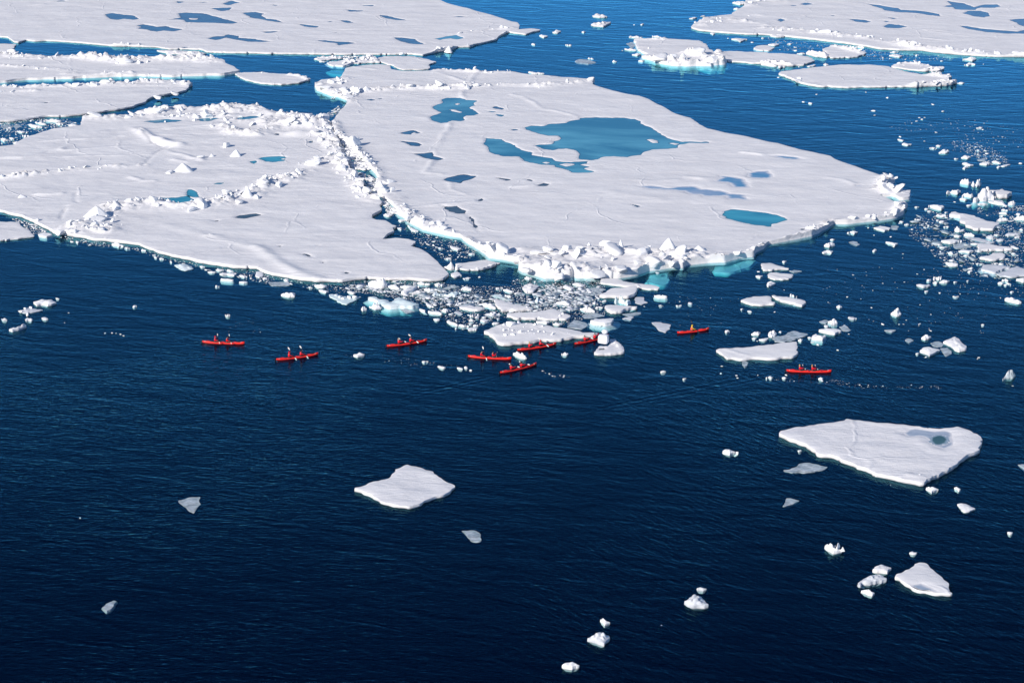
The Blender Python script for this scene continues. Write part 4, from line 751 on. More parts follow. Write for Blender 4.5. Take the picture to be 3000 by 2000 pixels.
# left water
C('B1 305,1217 350,1185 400,1175 470,1172 530,1222 440,1247 330,1247', 'the trapezoid floe', 'flat white trapezoid floe, biggest of the group near the picture border', fb=.35)
C('B1 165,1292 200,1275 250,1257 300,1260 400,1277 260,1312 250,1327', 'the slushy slab', 'grey slushy slab with white knobs below the trapezoid floe', mtl='grey_ice', fb=.12, blocks=[blk('B1 250,1330', 36, 34), blk('B1 230,1278', 30, 22), blk('B1 190,1300', 28, 24), blk('B1 280,1268', 30, 20)])
C('B1 215,1362 260,1348 320,1352 290,1387 240,1387', mtl='grey_ice', lump=.15); C('B1 370,1352 400,1340 445,1360 400,1372', mtl='grey_ice'); C('B1 10,1367 50,1350 72,1380 30,1382', mtl='grey_ice', lump=.2)
C('B1 80,1452 140,1435 235,1400 242,1440 170,1470 110,1482', 'the claw chunk', 'claw-shaped knobbly chunk, lowest of the group near the picture border', mtl='grey_ice', lump=.3)
C('B1 335,592 350,575 470,570 483,600 380,610', None, 'small flat white block beside the floe cut by the picture border', fb=.3)
C('B1 1000,667 1040,655 1135,690 1090,707', None, 'wet white slab lying along the edge of the rough ridged floe')
C('B1 1600,862 1660,848 1700,850 1780,900 1700,922 1640,902', 'the sunken turquoise lump', 'sunken turquoise lump at the edge of the rough ridged floe', mtl='green_ice', fb=.12)
C('B1 1965,1060 1990,1052 2020,1057 1990,1069'); C('B1 2065,1332 2090,1318 2120,1335 2090,1345', lump=.2); C('B1 505,1170 525,1165 547,1175 525,1180')
C('B1 1983,975 2080,985 2200,1002 2120,1017 2010,1000'); C('B1 2010,947 2100,935 2180,945 2150,972 2040,967'); C('B1 1905,930 1940,915 1990,935 1950,942')
C('B1 1208,1247 1230,1235 1255,1232 1250,1252 1225,1257', None, 'small chunk with a dark wet corner, alone in open water', lump=.3, blocks=[])
for s in ('B1 955,1495 965,1490 972,1498', 'B1 1018,1493 1030,1488 1042,1495', 'B1 1060,1496 1066,1491 1074,1498', 'B1 1095,1505 1108,1499 1120,1508', 'B1 1122,1520 1133,1513 1146,1520', 'B1 620,1308 632,1303 640,1312', 'B1 585,1398 593,1394 602,1402', 'B1 1415,800 1430,785 1445,805', 'B1 1455,808 1480,795 1508,808 1480,818', 'B1 1560,845 1570,822 1582,848', 'B1 1130,705 1170,697 1210,715 1165,720', 'B1 1280,735 1310,712 1345,732 1310,740', 'B1 1385,775 1410,765 1435,778', 'B1 690,655 710,640 740,660 715,672', 'B1 805,690 825,682 845,692',
          'B1 1830,880 1860,868 1890,885 1855,892', 'B1 1875,915 1895,905 1915,918', 'B1 1968,910 2010,900 2060,915 2010,925', 'B1 2085,918 2120,910 2150,925 2110,930', 'B1 2195,970 2230,958 2275,968 2240,985', 'B1 2195,1020 2235,1010 2275,1022 2240,1035', 'B1 640,660 660,650 690,660'): C(s)
# brash between the two big floes
C('Z1 420,292 500,240 640,235 800,238 850,270 840,380 790,412 640,417 520,382', 'the square-shouldered block', 'thick squarish white block wedged against the rough ridged floe', lump=.9, fb=.8, mtl='snow')
C('Z1 840,372 880,330 960,315 985,285 1010,315 1075,390 1060,440 960,432', None, 'tilted white plate leaning beside the square-shouldered block', lump=.3)
C('Z1 1065,332 1150,320 1400,345 1500,385 1380,420 1320,480 1150,532 1090,512 1065,462 1200,410', 'the stacked plates', 'two stacked white plates rafted on each other in the brash', fb=.5, tilt=(.06, -.05))
C('Z1 1290,490 1400,430 1480,450 1540,490 1420,510 1320,520', None, 'low white ice apron touching the stacked plates', mtl='rough_snow', lump=.3)
C('Z1 488,562 510,520 600,515 800,570 920,640 1060,535 1150,560 1430,670 1445,720 1300,787 1080,772 900,792 780,762 600,652 490,622', 'the turquoise berg', 'long turquoise-white berg with a notch in its crest at the brash edge', fb=.55, lump=.5, mtl='green_ice', foot=.7)
C('Z1 1420,802 1450,785 1800,810 1890,850 1885,900 1760,892 1500,832', 'the plank floe', 'thick white plank-shaped floe at the brash edge', fb=.5)
C('B2 670,1142 700,1130 850,1172 960,1150 960,1170 900,1202 830,1237 740,1192', 'the v-shaped slush floe', 'v-shaped slushy floe carrying white lumps', mtl='green_ice', fb=.15, blocks=[blk('B2 860,1175', 50, 34), blk('B2 910,1170', 60, 38), blk('B2 770,1165', 40, 26), blk('B2 800,1175', 40, 22), blk('B2 735,1150', 40, 20)])
C('Z1 360,792 370,750 400,730 490,760 470,812 390,827', None, 'round white lump off the end of the turquoise berg', lump=.5); C('Z1 490,742 580,690 700,690 770,772 620,802', None, 'knobbly white chunk at the waterline of the turquoise berg', lump=.45)
C('Z1 1070,782 1180,772 1360,837 1200,867', None, 'dull translucent slab jutting out below the turquoise berg', t=1)
C('Z1 1310,312 1430,275 1550,295 1670,312 1550,347 1320,332', None, 'thin snowy ledge along the rough ridged floe, above the stacked plates', lump=.3); C('Z1 1830,402 2040,320 2180,382 2000,422 1850,424', 'the glassy green slab', 'glassy grey-green slab beside the dark open pool', t=1, mtl='bare_ice', lump=.3, fb=.1)
C('Z1 1500,422 1560,385 1780,422 1700,462 1530,452', lump=.3); C('Z1 1660,532 1750,460 1850,532 1700,562', mtl='green_ice', lump=.3); C('Z1 1880,532 1980,490 2190,470 2170,512 1980,562', mtl='green_ice', lump=.25)
C('Z1 1545,672 1580,660 1700,762 1640,764'); C('Z1 1825,802 1860,780 1950,765 1970,832 1850,834', None, 'rounded white slab behind the plank floe'); C('Z1 2070,852 2120,820 2230,872 2190,897', t=1, mtl='grey_ice'); C('Z1 1685,967 1740,955 1812,962 1800,1002 1700,987', None, 'small white block just off the plank floe')
C('Z1 1930,1027 2030,1000 2270,1075 2200,1102 2050,1072', None, 'narrow white blade-shaped floe at the brash edge'); C('Z1 2070,1142 2110,1115 2142,1145 2105,1158'); C('Z1 2100,692 2180,655 2310,650 2200,702'); C('Z1 1710,352 1790,300 1890,347 1770,382', lump=.3); C('Z1 100,472 180,445 270,502 190,517'); C('Z1 870,282 960,255 1150,270 1000,292')
C('Z1 2200,440 2220,370 2280,358 2352,365 2410,400 2390,450', None, 'snowy lozenge floe beside the dark open pool')
C('B2 225,1152 240,1120 300,1115 355,1110 358,1165 300,1167', 'the wedge block', 'white wedge-shaped block off the brash edge, alone', lump=.3, fb=.35); C('B2 525,1052 545,1040 590,1038 655,1070 570,1082', None, 'rounded white slab between the wedge block and the rough ridged floe'); C('B2 110,1022 310,1020 310,1057 150,1062', t=1); C('B2 0,932 60,930 60,977 0,982'); C('B2 560,1092 640,1095 670,1115 600,1117'); C('B2 470,1067 500,1060 522,1078 495,1082'); C('B2 250,1000 290,985 310,1010 270,1020'); C('B2 60,985 100,975 110,1000 70,1010')
C('B2 1168,402 1210,385 1250,417 1200,427', None, 'white three-cornered block in the open crack between the two biggest floes', lump=.3); C('B2 1280,450 1320,445 1372,457 1330,472'); C('B2 1388,490 1440,520 1492,562 1430,557', None, 'wet white plate under the rubble wall of the open crack'); C('B2 1775,682 1860,700 1890,722 1800,722', None, 'pale slush plate in the open crack, beside the rubble wall')
for s in ('B2 1010,120 1060,108 1110,122 1050,132', 'B2 1300,520 1340,515 1335,550 1310,535', 'B2 1570,600 1590,592 1606,602', 'B2 1645,620 1662,610 1678,622', 'B2 1620,658 1640,650 1655,660', 'B2 1612,686 1630,680 1645,690', 'B2 1670,712 1695,703 1722,714 1695,720', 'B2 1770,740 1795,732 1815,742', 'B2 1675,762 1690,752 1700,764', 'B2 1950,765 1980,755 2010,768', 'B2 1905,800 1925,790 1935,806', 'B2 1845,800 1860,785 1870,800', 'B2 1725,800 1770,792 1815,812 1760,818', 'B2 1550,715 1560,706 1570,716', 'B2 1895,992 1930,980 1975,982 1920,1000', 'B2 2040,980 2055,970 2070,982', 'B2 1790,945 1850,922 1890,972 1820,992', 'B2 1560,640 1575,634 1585,642'): C(s)
# centre brash
C('Z2 605,632 640,585 800,610 950,680 1100,700 1300,750 1355,802 1250,822 1000,842 730,847 650,742', 'the fin floe', 'fin-shaped white floe with snow crumbs on its near half, in the brash', fb=.45, ridges=[ridge('Z2 820,750 1000,750 1250,780', .6, .12, 3.0, .16)])
C('Z2 825,872 850,850 1250,830 1550,802 1700,772 1800,812 2020,905 2000,972 1920,1002 1500,987 1020,987', 'the hatchet floe', 'long flat hatchet-shaped floe just in front of the fin floe', fb=.4, blocks=[blk('Z2 1815,915', 20, 20), blk('Z2 1880,880', 26, 18)], ridges=[ridge('Z2 1150,960 1350,915 1500,940', .5, .15, 2.0, .14)])
C('Z2 420,1227 450,1165 620,1107 750,1062 1000,1035 1250,1047 1500,1077 1900,1132 2352,1207 Z3 560,1335 655,1362 660,1402 560,1432 300,1452 0,1492 Z2 1600,1392 1300,1422 900,1462 760,1467 640,1372 520,1302 430,1252', 'the long white floe', 'long pointed white floe littered with snow lumps beside the kayaks', fb=.5, foot=-.1,
  ridges=[ridge('Z2 640,1240 900,1230 1200,1230 1450,1245 1700,1260', .7, .14, 1.6, .18), ridge('Z2 760,1100 900,1080 1050,1060 1250,1060 1500,1090', .9, .25, 2.0, .28), ridge('Z2 1700,1190 1900,1220 2100,1250', .8, .12, 1.4, .16)],
  blocks=[blk('Z2 890,1080', 110, 32), blk('Z2 1075,1060', 42, 42), blk('Z2 800,1090', 40, 26), blk('Z2 795,1190', 24, 26), blk('Z2 950,1185', 30, 24), blk('Z2 880,1160', 16, 14), blk('Z2 1310,1170', 20, 12), blk('Z2 1420,1215', 22, 20), blk('Z2 1530,1215', 24, 14), blk('Z2 1150,1120', 14, 10), blk('Z2 1080,1215', 18, 12), blk('Z2 1240,1205', 16, 12), blk('Z2 1500,1115', 24, 14)])
C('Z2 -40,752 0,722 200,720 350,737 455,797 220,827 0,792', 'the slipper floe', 'flat slipper-shaped white floe, end to end with the fin floe'); C('Z2 315,687 430,665 570,670 620,720 650,797 500,752', None, 'flat white plate squeezed between the slipper floe and the fin floe')
C('Z2 1130,412 1160,340 1200,310 1270,290 1440,340 1440,382 1330,492 1200,497', 'the rounded cookie floe', 'round snow-covered floe with a scalloped rim in the brash', mtl='rough_snow', fb=.4)
C('Z2 1880,372 1950,325 2170,407 2030,452 1890,402', None, 'snowy rhombus floe, behind the fish-shaped slab'); C('Z2 2020,307 2200,290 2295,352 2100,357', None, 'low grey-white plate close under the front ridge'); C('Z2 1730,692 1850,635 1920,635 2005,687 1980,727 1850,707', None, 'small snowy tray-shaped floe beyond the hatchet floe')
C('Z2 1385,992 1480,980 1560,987 1640,1032 1580,1067 1430,1052', None, 'small white raft between the hatchet floe and the long white floe'); C('Z2 1685,1047 1740,1005 1880,1072 1720,1082', None, 'white wedge between the hatchet floe and the long white floe')
C('Z2 1960,1132 2000,1060 2080,980 2300,1040 2335,1090 2220,1167 2050,1142', 'the grey plate', 'grey translucent round plate touching the long white floe', t=1)
C('Z2 430,887 560,845 770,892 600,927', 'the laden saucer', 'thin grey saucer of ice carrying white blocks', mtl='grey_ice', fb=.08, blocks=[blk('Z2 610,870', 32, 32), blk('Z2 600,905', 60, 18), blk('Z2 560,890', 30, 16), blk('Z2 700,885', 34, 16)])
C('Z2 770,432 850,405 975,452 950,487 850,472'); C('Z2 960,492 1000,475 1190,490 1000,517'); C('Z2 540,532 640,510 740,520 800,580 1000,622 900,642 700,582', None, 'long glassy tongue of ice behind the fin floe', t=1, mtl='green_ice'); C('Z2 780,517 830,515 935,577 820,562')
C('Z2 130,1152 180,1115 330,1137 290,1177 140,1192', None, 'plump white oval at the edge of the brash', mtl='block_snow'); C('Z2 350,1002 380,965 480,975 570,975 500,1007'); C('Z2 560,1052 600,1020 710,1052 640,1072'); C('Z2 635,422 700,390 750,370 785,397 720,422', lump=.3)
C('Z2 380,930 430,915 470,935 420,950'); C('Z2 130,970 200,955 260,985 200,1010', mtl='rough_snow', lump=.3); C('Z2 155,920 220,870 280,900 220,935', mtl='rough_snow', lump=.3); C('Z2 260,940 310,885 355,910 300,955', lump=.3); C('Z2 200,1085 270,1060 330,1095 260,1105'); C('Z2 110,1045 160,1035 235,1060 170,1070'); C('Z2 0,1090 70,1060 130,1080 160,1110 90,1115', lump=.2); C('Z2 640,965 680,940 730,965 690,980', mtl='grey_ice'); C('Z2 1590,570 1630,550 1665,575 1630,590'); C('Z2 1685,570 1715,545 1755,570 1720,600', lump=.2); C('Z2 1810,600 1840,575 1860,605 1830,615'); C('Z2 1360,620 1430,585 1500,590 1470,660 1400,690', mtl='green_ice', lump=.5); C('Z2 1370,740 1400,715 1450,740 1420,770', mtl='green_ice'); C('Z2 1265,660 1310,630 1360,655 1310,675', mtl='green_ice', lump=.2); C('Z2 1160,205 1230,175 1310,200 1300,240 1200,240', None, 'small white shelf just below the tip of the front ridge', lump=.2); C('Z2 1330,280 1360,262 1390,285 1360,300'); C('Z2 30,232 100,200 185,202 100,240'); C('Z2 320,210 345,185 375,210 345,225')
C('Z2 1690,450 1740,440 1790,460 1750,480', mtl='grey_ice'); C('Z2 1790,470 1815,458 1840,475 1815,490'); C('Z2 1900,790 1950,755 2050,760 2060,810 1950,815', mtl='grey_ice')
C('Z3 680,442 690,380 700,350 990,335 1100,390 1450,440 1690,470 1775,532 1740,572 1500,557 1350,522 1100,507 900,482', 'the long tongue floe', 'long smooth bluish-white tongue of ice under the front ridge', fb=.3, mtl='snow')
C('Z3 665,692 850,540 960,515 1130,515 1330,490 1365,560 1290,692 1180,727 890,712', 'the shield floe', 'smooth shield-shaped floe tilted against the long tongue floe', fb=.55, tilt=(.035, .012))
C('Z3 940,782 960,740 1040,690 1100,710 1180,790 1250,817 1100,827', None, 'rounded pale green lump in front of the shield floe', mtl='green_ice', lump=.7); C('Z3 765,852 800,830 900,825 1100,840 1420,845 1435,880 1380,912 1250,922 1100,962 960,1007 830,972 790,932', 'the anvil floe', 'anvil-shaped thick white floe in front of the shield floe', fb=.5)
C('Z3 470,1132 600,1077 900,1072 930,1112 880,1202 760,1227 600,1207 500,1172', 'the cushion floe', 'thick cushion-shaped white floe with a turquoise foot', fb=.6, foot=.9); C('Z3 285,892 350,857 430,845 450,850 590,932 560,977 400,972 340,932', 'the crumbly chunk', 'crumbly white chunk between the cushion floe and the fish-shaped slab', mtl='rough_snow', lump=.5)
C('Z3 200,622 300,540 560,515 780,545 720,622 560,662 400,662', 'the fish-shaped slab', 'big grey translucent slab beside the shield floe', t=1, blocks=[blk('Z3 490,612', 36, 20)]); C('Z3 340,1032 600,977 770,1042 560,1082 380,1082', None, 'grey translucent slab just behind the cushion floe', t=1)
C('Z3 1310,742 1340,690 1480,690 1490,760 1555,797 1440,837 1320,802', None, 'windowed grey slab with a white rim beyond the anvil floe', t=1, mtl='grey_ice'); C('Z3 1645,662 1700,630 1790,630 1925,682 1870,717 1750,707', None, 'white loaf-shaped chunk off the end of the long tongue floe', lump=.35)
C('Z3 1070,1002 1430,965 1430,1002 1250,1052 1150,1032', None, 'mottled slush slab along the near edge of the anvil floe', t=1); C('Z3 1080,1092 1200,1060 1300,1057 1250,1117', t=1, mtl='grey_ice'); C('Z3 1612,1152 1790,1150 1980,1197 1960,1282 1880,1352 1760,1312 1690,1222', 'the shark-tooth slab', 'clear shark-tooth-shaped slab beside the solo paddler', t=1, mtl='grey_ice')
C('Z3 690,762 730,750 770,730 795,772'); C('Z3 585,872 650,850 720,857 725,897 600,907', None, 'flat white cube-like block between the crumbly chunk and the anvil floe', lump=.2); C('Z3 65,892 120,880 175,887 180,937 70,932', mtl='grey_ice'); C('Z3 1755,837 1790,825 1830,855 1760,860'); C('Z3 2035,837 2080,832 2120,842 2185,835 2090,862'); C('Z3 1470,870 1490,855 1515,875'); C('Z3 610,705 645,695 685,720 650,728'); C('Z3 500,800 560,780 630,800 580,830', mtl='rough_snow', lump=.2); C('Z3 370,690 450,665 545,690 430,720', mtl='grey_ice'); C('Z3 150,790 210,775 270,795 210,812', mtl='grey_ice'); C('Z3 2290,790 2330,770 2375,790 2365,825 2310,820', mtl='grey_ice'); C('Z3 2110,790 2140,768 2180,778'); C('Z3 1240,850 1200,820 1250,810'); C('Z3 590,500 640,475 700,490 620,515', mtl='grey_ice'); C('Z3 0,520 60,480 160,480 120,530'); C('Z3 1690,235 1730,228 1790,250 1740,255', mtl='grey_ice')
# far channel
C('A3 735,137 770,117 890,147 850,167 750,162', None, 'flat hummocky bergy bit, farther of a pair in the far channel', lump=.4); C('A3 725,227 750,192 800,197 900,187 910,217 840,252 750,247', 'the saddle berg', 'saddle-shaped white berg, nearer of a pair in the far channel', lump=.8)
for s in ('A3 240,327 265,318 290,320 330,335 290,352', 'A3 370,297 395,280 415,270 450,297 420,312', 'A3 640,292 660,284 685,295 660,307', 'A3 175,407 190,396 215,402 210,420', 'A3 485,417 515,410 548,417 520,428', 'A3 695,542 715,534 740,535 752,548', 'A3 920,567 940,558 965,567 942,575', 'A3 1285,337 1310,328 1340,325 1355,347', 'A3 1075,337 1150,327 1200,352 1110,352', 'A3 1178,225 1195,215 1215,222 1195,235', 'A3 1110,235 1122,226 1135,236', 'A3 1000,468 1012,463 1022,472', 'A3 1020,442 1100,440 1180,472 1080,467'): C(s, lump=.2)
C('A3 580,562 620,545 700,550 775,580 700,592 600,580', None, 'flat grey slush patch in the far channel', t=1); C('A3 1095,507 1150,490 1188,502 1150,519', None, 'white cigar-shaped chunk off the tilted floe with upturned slabs'); C('A3 1160,560 1190,548 1220,554 1200,573'); C('A3 145,657 200,657 300,685 180,687', lump=.3); C('A3 1050,402 1100,387 1145,422 1100,447', None, 'dull grey slab stuck at the end of the tilted floe', t=1)
C('A3 2010,357 2090,352 2170,367 2100,394', None, 'small flat four-cornered floe near the long snow ridge', fb=.3); C('A3 2220,442 2260,420 2300,415 2352,415 A4 60,447 10,472 A3 2250,467', None, 'flat oval floe touching the floe with hummocks', fb=.3); C('A3 2020,32 2060,7 2150,12 2140,42 2060,44', None, 'white hummocky chunk at the corner of the far ridged floe', lump=.4); C('A3 2275,597 2330,567 2352,562 A4 50,552 100,602 190,602 0,612', None, 'double white hummock at the near edge of the flat hummocked floe', lump=.6)
for s in ('A3 2190,397 2210,386 2228,396', 'A3 1625,167 1660,158 1702,165 1660,179', 'A3 1728,157 1750,146 1778,155', 'A3 2280,350 2300,342 2325,350 2300,360', 'A3 1820,305 1845,295 1868,310 1845,325', 'A3 2035,80 2060,70 2090,84 2060,92', 'A3 1660,215 1680,203 1705,210', 'A3 1975,357 1985,352 1996,360',
          'A4 20,337 70,312 110,322 170,330 120,347', 'A4 0,407 50,395 105,410 60,427', 'A4 160,407 185,398 220,403 190,413', 'A4 260,492 300,482 340,500 290,502', 'A4 800,437 830,422 870,425 900,447', 'A4 1110,507 1160,490 1235,522 1180,529', 'A4 1120,477 1150,470 1205,480 1160,488', 'A4 1340,510 1365,500 1392,507 1365,517', 'A4 235,440 247,434 260,441', 'A4 228,472 248,466 268,473', 'A4 1728,767 1760,757 1805,767 1770,774', 'A4 508,597 530,580 557,602', 'A4 358,607 400,595 442,602 400,615', 'A4 268,622 285,612 302,618', 'A4 720,425 745,415 770,427', 'A4 430,873 445,866 462,873', 'A4 360,947 380,940 412,952 385,956', 'A4 303,942 325,936 347,944', 'A4 885,852 900,846 915,853', 'A4 1078,903 1095,895 1113,904', 'A4 1490,964 1510,957 1532,965', 'A4 1593,1030 1608,1020 1625,1030', 'A4 940,1023 965,1016 992,1023', 'A4 965,1064 980,1058 995,1065', 'A4 80,717 92,710 106,717', 'A4 1580,567 1595,560 1612,568', 'A4 1970,595 1980,588 1990,596'): C(s, lump=.15)
C('A4 330,487 350,465 400,455 450,470 500,470 560,510 540,537 420,522', 'the cauliflower heap', 'cauliflower-like white rubble heap joined to the small triangular floe', lump=.9, mtl='rough_snow'); C('A4 1785,542 1850,520 1915,547 1870,567', None, 'bigger of two stacked-looking white chunks near the far snow ridge', lump=.5); C('A4 1785,597 1850,570 1910,602 1840,610', None, 'smaller of two white chunks near the far snow ridge', lump=.3)
for s in ('A4 1198,1262 1212,1253 1228,1262', 'A4 1190,1275 1225,1280 1262,1298 1235,1300', 'A4 1230,1327 1260,1307 1320,1325 1280,1342', 'A4 1540,1337 1565,1326 1592,1340 1565,1350', 'A4 1480,1357 1515,1348 1555,1357 1520,1371', 'A4 1695,1457 1720,1448 1752,1460 1725,1468', 'A4 1775,1442 1810,1420 1862,1452 1830,1462', 'A4 1785,1492 1830,1488 1900,1522 1850,1532', 'A4 1787,1542 1830,1517 1842,1542 1805,1560', 'A4 1940,1502 1990,1480 2045,1497 2010,1522', 'A4 2050,1487 2090,1470 2140,1502 2100,1502', 'A4 2138,1522 2180,1510 2232,1517 2180,1532', 'A4 2095,1532 2115,1522 2140,1535 2115,1548', 'A4 2298,1507 2315,1497 2335,1510', 'A4 1898,1385 1922,1374 1946,1386', 'A4 1990,1415 2010,1408 2030,1416', 'A4 1910,1172 1940,1162 1975,1172 1940,1182', 'A4 1960,1195 1972,1188 1986,1196', 'A4 1378,1085 1390,1080 1402,1087', 'A4 1425,1085 1438,1078 1450,1086', 'A4 1398,1103 1412,1094 1426,1104', 'A4 1352,1117 1365,1110 1378,1118', 'A4 1310,1136 1320,1131 1332,1138', 'A4 2115,1305 2122,1299 2130,1306', 'A4 1530,1222 1545,1217 1560,1224', 'A4 1430,1301 1438,1296 1448,1303'): C(s)
C('A4 1568,1412 1580,1385 1600,1370 1667,1397 1630,1412', 'the split peak', 'split-peaked white chunk in the thin brash of the far channel', lump=.4); C('A4 1920,1467 1990,1450 2000,1482 1940,1480', t=1)
# brash field on the far side
C('Z4 980,802 1000,755 1090,740 1160,780 1300,795 1440,822 1620,892 1780,927 1905,977 1840,1052 1790,1112 1600,1107 1420,1102 1290,1042 1280,1002 1170,967 1150,862 1090,867 990,857', 'the biggest brash floe', 'large white floe with a notched end, biggest in the brash field', fb=.5)
C('Z4 1420,502 1480,430 1510,350 1560,315 1640,320 1700,350 1770,390 1790,430 1800,482 1870,512 1720,542 1600,567 1500,547', 'the jagged berg', 'tall jagged white berg in the brash field', fb=.6, lump=2.6, mtl='rough_snow', foot=.6); C('Z4 1700,352 1900,347 1950,325 2000,357 2040,362 2060,412 2130,462 2040,512 1880,517 1800,442', 'the table floe', 'flat-topped table floe leaning on the back of the jagged berg', fb=.8)
C('Z4 1690,552 1780,535 1880,530 1960,535 2050,662 1880,632', None, 'smooth triangular ramp of ice in front of the jagged berg', fb=.2, tilt=(-.02, .04)); C('Z4 2060,572 2140,550 2195,607 2150,632 2065,632', None, 'small tilted plate beyond the triangular ramp', lump=.3)
C('Z4 555,642 600,620 680,607 780,620 890,652 840,737 700,707 600,672', 'the dish floe', 'dish-shaped white floe with a raised rim, at the end of the brash field', fb=.45); C('Z4 830,1297 900,1260 1030,1245 1220,1277 1200,1312 980,1352', 'the leaf floe', 'leaf-shaped white floe below the biggest brash floe', fb=.4); C('Z4 1510,1372 1550,1325 1720,1340 1840,1367 2160,1442 2080,1477 1830,1477 1520,1497 1500,1462', 'the arrowhead floe', 'long white arrowhead floe in the brash field', fb=.45)
C('Z4 1140,1472 1210,1440 1420,1457 1430,1492 1340,1517 1190,1502', None, 'white biscuit-shaped floe beside the blunt end of the arrowhead floe'); C('Z5 1465,347 1600,312 1700,302 1850,252 1950,247 2005,322 1950,387 1850,407 1650,402 1520,372', 'the fish-tail floe', 'white floe with a flared tail, just in front of the arrowhead floe', fb=.4)
C('Z5 1560,582 1580,520 1610,470 1800,465 1990,490 2100,520 1950,590 1840,620 1830,640 1780,642', 'the grey half floe', 'grey bare floe with a crack against its pitted twin', mtl='grey_ice', fb=.3, foot=.6); C('Z5 1850,625 1970,595 2110,522 2240,490 2352,540 2600,560 2600,702 2352,692 2110,722 1900,702', 'the pitted floe', 'big pitted grey floe cut by the picture border', mtl='grey_ice', fb=.3)
C('Z5 910,412 1080,425 1130,462 1135,502 980,507 930,457', 'the stepped block', 'thick stepped white block at the near tip of the brash field', fb=.5); C('Z5 2210,717 2352,697 2500,720 2450,792 2320,807', None, 'white scallop-shaped floe touching the pitted floe at the picture border', fb=.4)
C('Z4 1230,1152 1300,1115 1350,1140 1450,1217 1330,1212 1240,1197', None, 'twin-peaked white chunk below the biggest brash floe', lump=.6); C('Z4 1075,1042 1130,1020 1200,1060 1270,1102 1150,1132 1085,1122', None, 'white boulder-like chunk under the notched end of the biggest brash floe', lump=.5); C('Z4 1055,1187 1120,1160 1220,1202 1150,1227 1075,1217', None, 'plain white cobble-shaped chunk behind the leaf floe'); C('Z4 1250,1217 1380,1225 1550,1240 1790,1327 1700,1337 1400,1272', 'the slush ribbon', 'long grey ribbon of slush ice behind the arrowhead floe', t=1, mtl='grey_ice'); C('Z4 1050,1392 1100,1350 1250,1320 1410,1387 1300,1432 1100,1437', None, 'broad translucent slab in front of the leaf floe', t=1)
C('Z4 930,392 985,355 1030,330 1060,350 1120,340 1195,402 1130,442 950,407', 'the horned chunk', 'horned white chunk set apart behind the jagged berg', lump=.6); C('Z4 1180,172 1240,145 1300,170 1385,237 1320,257 1220,242', None, 'knotted white chunk, farthest piece of the brash field', lump=.6); C('Z4 1380,267 1450,225 1520,190 1580,242 1480,302', None, 'sharp-peaked white chunk right behind the jagged berg', lump=1.0); C('Z4 1210,442 1260,400 1350,420 1420,472 1380,502 1250,472', lump=.5); C('Z4 1155,522 1230,480 1330,522 1200,542', lump=.3)
C('Z4 740,822 790,780 830,822 930,815 900,842 780,847', lump=.2); C('Z4 330,897 400,880 480,897 400,912', lump=.2); C('Z4 770,932 860,905 905,932 820,962'); C('Z4 860,1032 920,1010 985,1032 900,1052'); C('Z4 1850,912 1930,850 2010,860 2055,922 1900,937', None, 'dome-shaped white chunk, last of a file beside the biggest brash floe', lump=.4); C('Z4 1895,717 1980,695 2068,717 1990,742'); C('Z4 1895,762 1960,748 2035,755 2035,807 1920,802'); C('Z4 1890,827 1930,815 1990,820 1960,847'); C('Z4 2120,862 2240,820 2352,832 2450,862 2352,917 2220,902', None, 'white double-humped chunk at the picture border of the brash field', lump=.4); C('Z4 2170,790 2230,768 2305,800 2230,820', lump=.2)
C('Z4 2000,1172 2060,1135 2200,1130 2305,1177 2200,1197 2060,1202', 'the pancake floe', 'flat grey-white pancake floe beyond the arrowhead floe', mtl='grey_ice'); C('Z4 2150,1212 2210,1195 2270,1190 2270,1237 2200,1242'); C('Z4 2240,1082 2290,1060 2342,1072 2330,1102'); C('Z4 1640,1192 1740,1170 1830,1232 1780,1257 1700,1252', mtl='grey_ice'); C('Z4 1790,1185 1840,1160 1905,1190 1850,1195'); C('Z4 1840,1257 1910,1235 1995,1242 1970,1292 1880,1297', mtl='grey_ice'); C('Z4 2105,1377 2200,1395 2295,1427 2150,1432')
C('Z5 945,262 980,225 1050,237 1040,292', lump=.2); C('Z5 2000,1087 2050,1050 2130,1075 2220,1097 2245,1132 2315,1192 2250,1197 2100,1162', 'the sledge floe', 'sledge-shaped white floe with a low runner, near the picture border', fb=.4); C('Z5 340,842 380,815 510,822 650,850 500,902', 'the boat-shaped floe', 'slushy boat-shaped floe with a turquoise keel', fb=.3, mtl='grey_ice'); C('Z5 680,742 730,695 780,675 860,717 790,757', None, 'peaked white chunk, farthest of a close group of three', lump=.4); C('Z5 790,777 850,740 920,740 1010,777 880,817', None, 'flat white lozenge, one of a close group of three'); C('Z5 665,802 720,765 810,817 740,832', None, 'crumbly white chunk nearest in a close group of three', lump=.2)
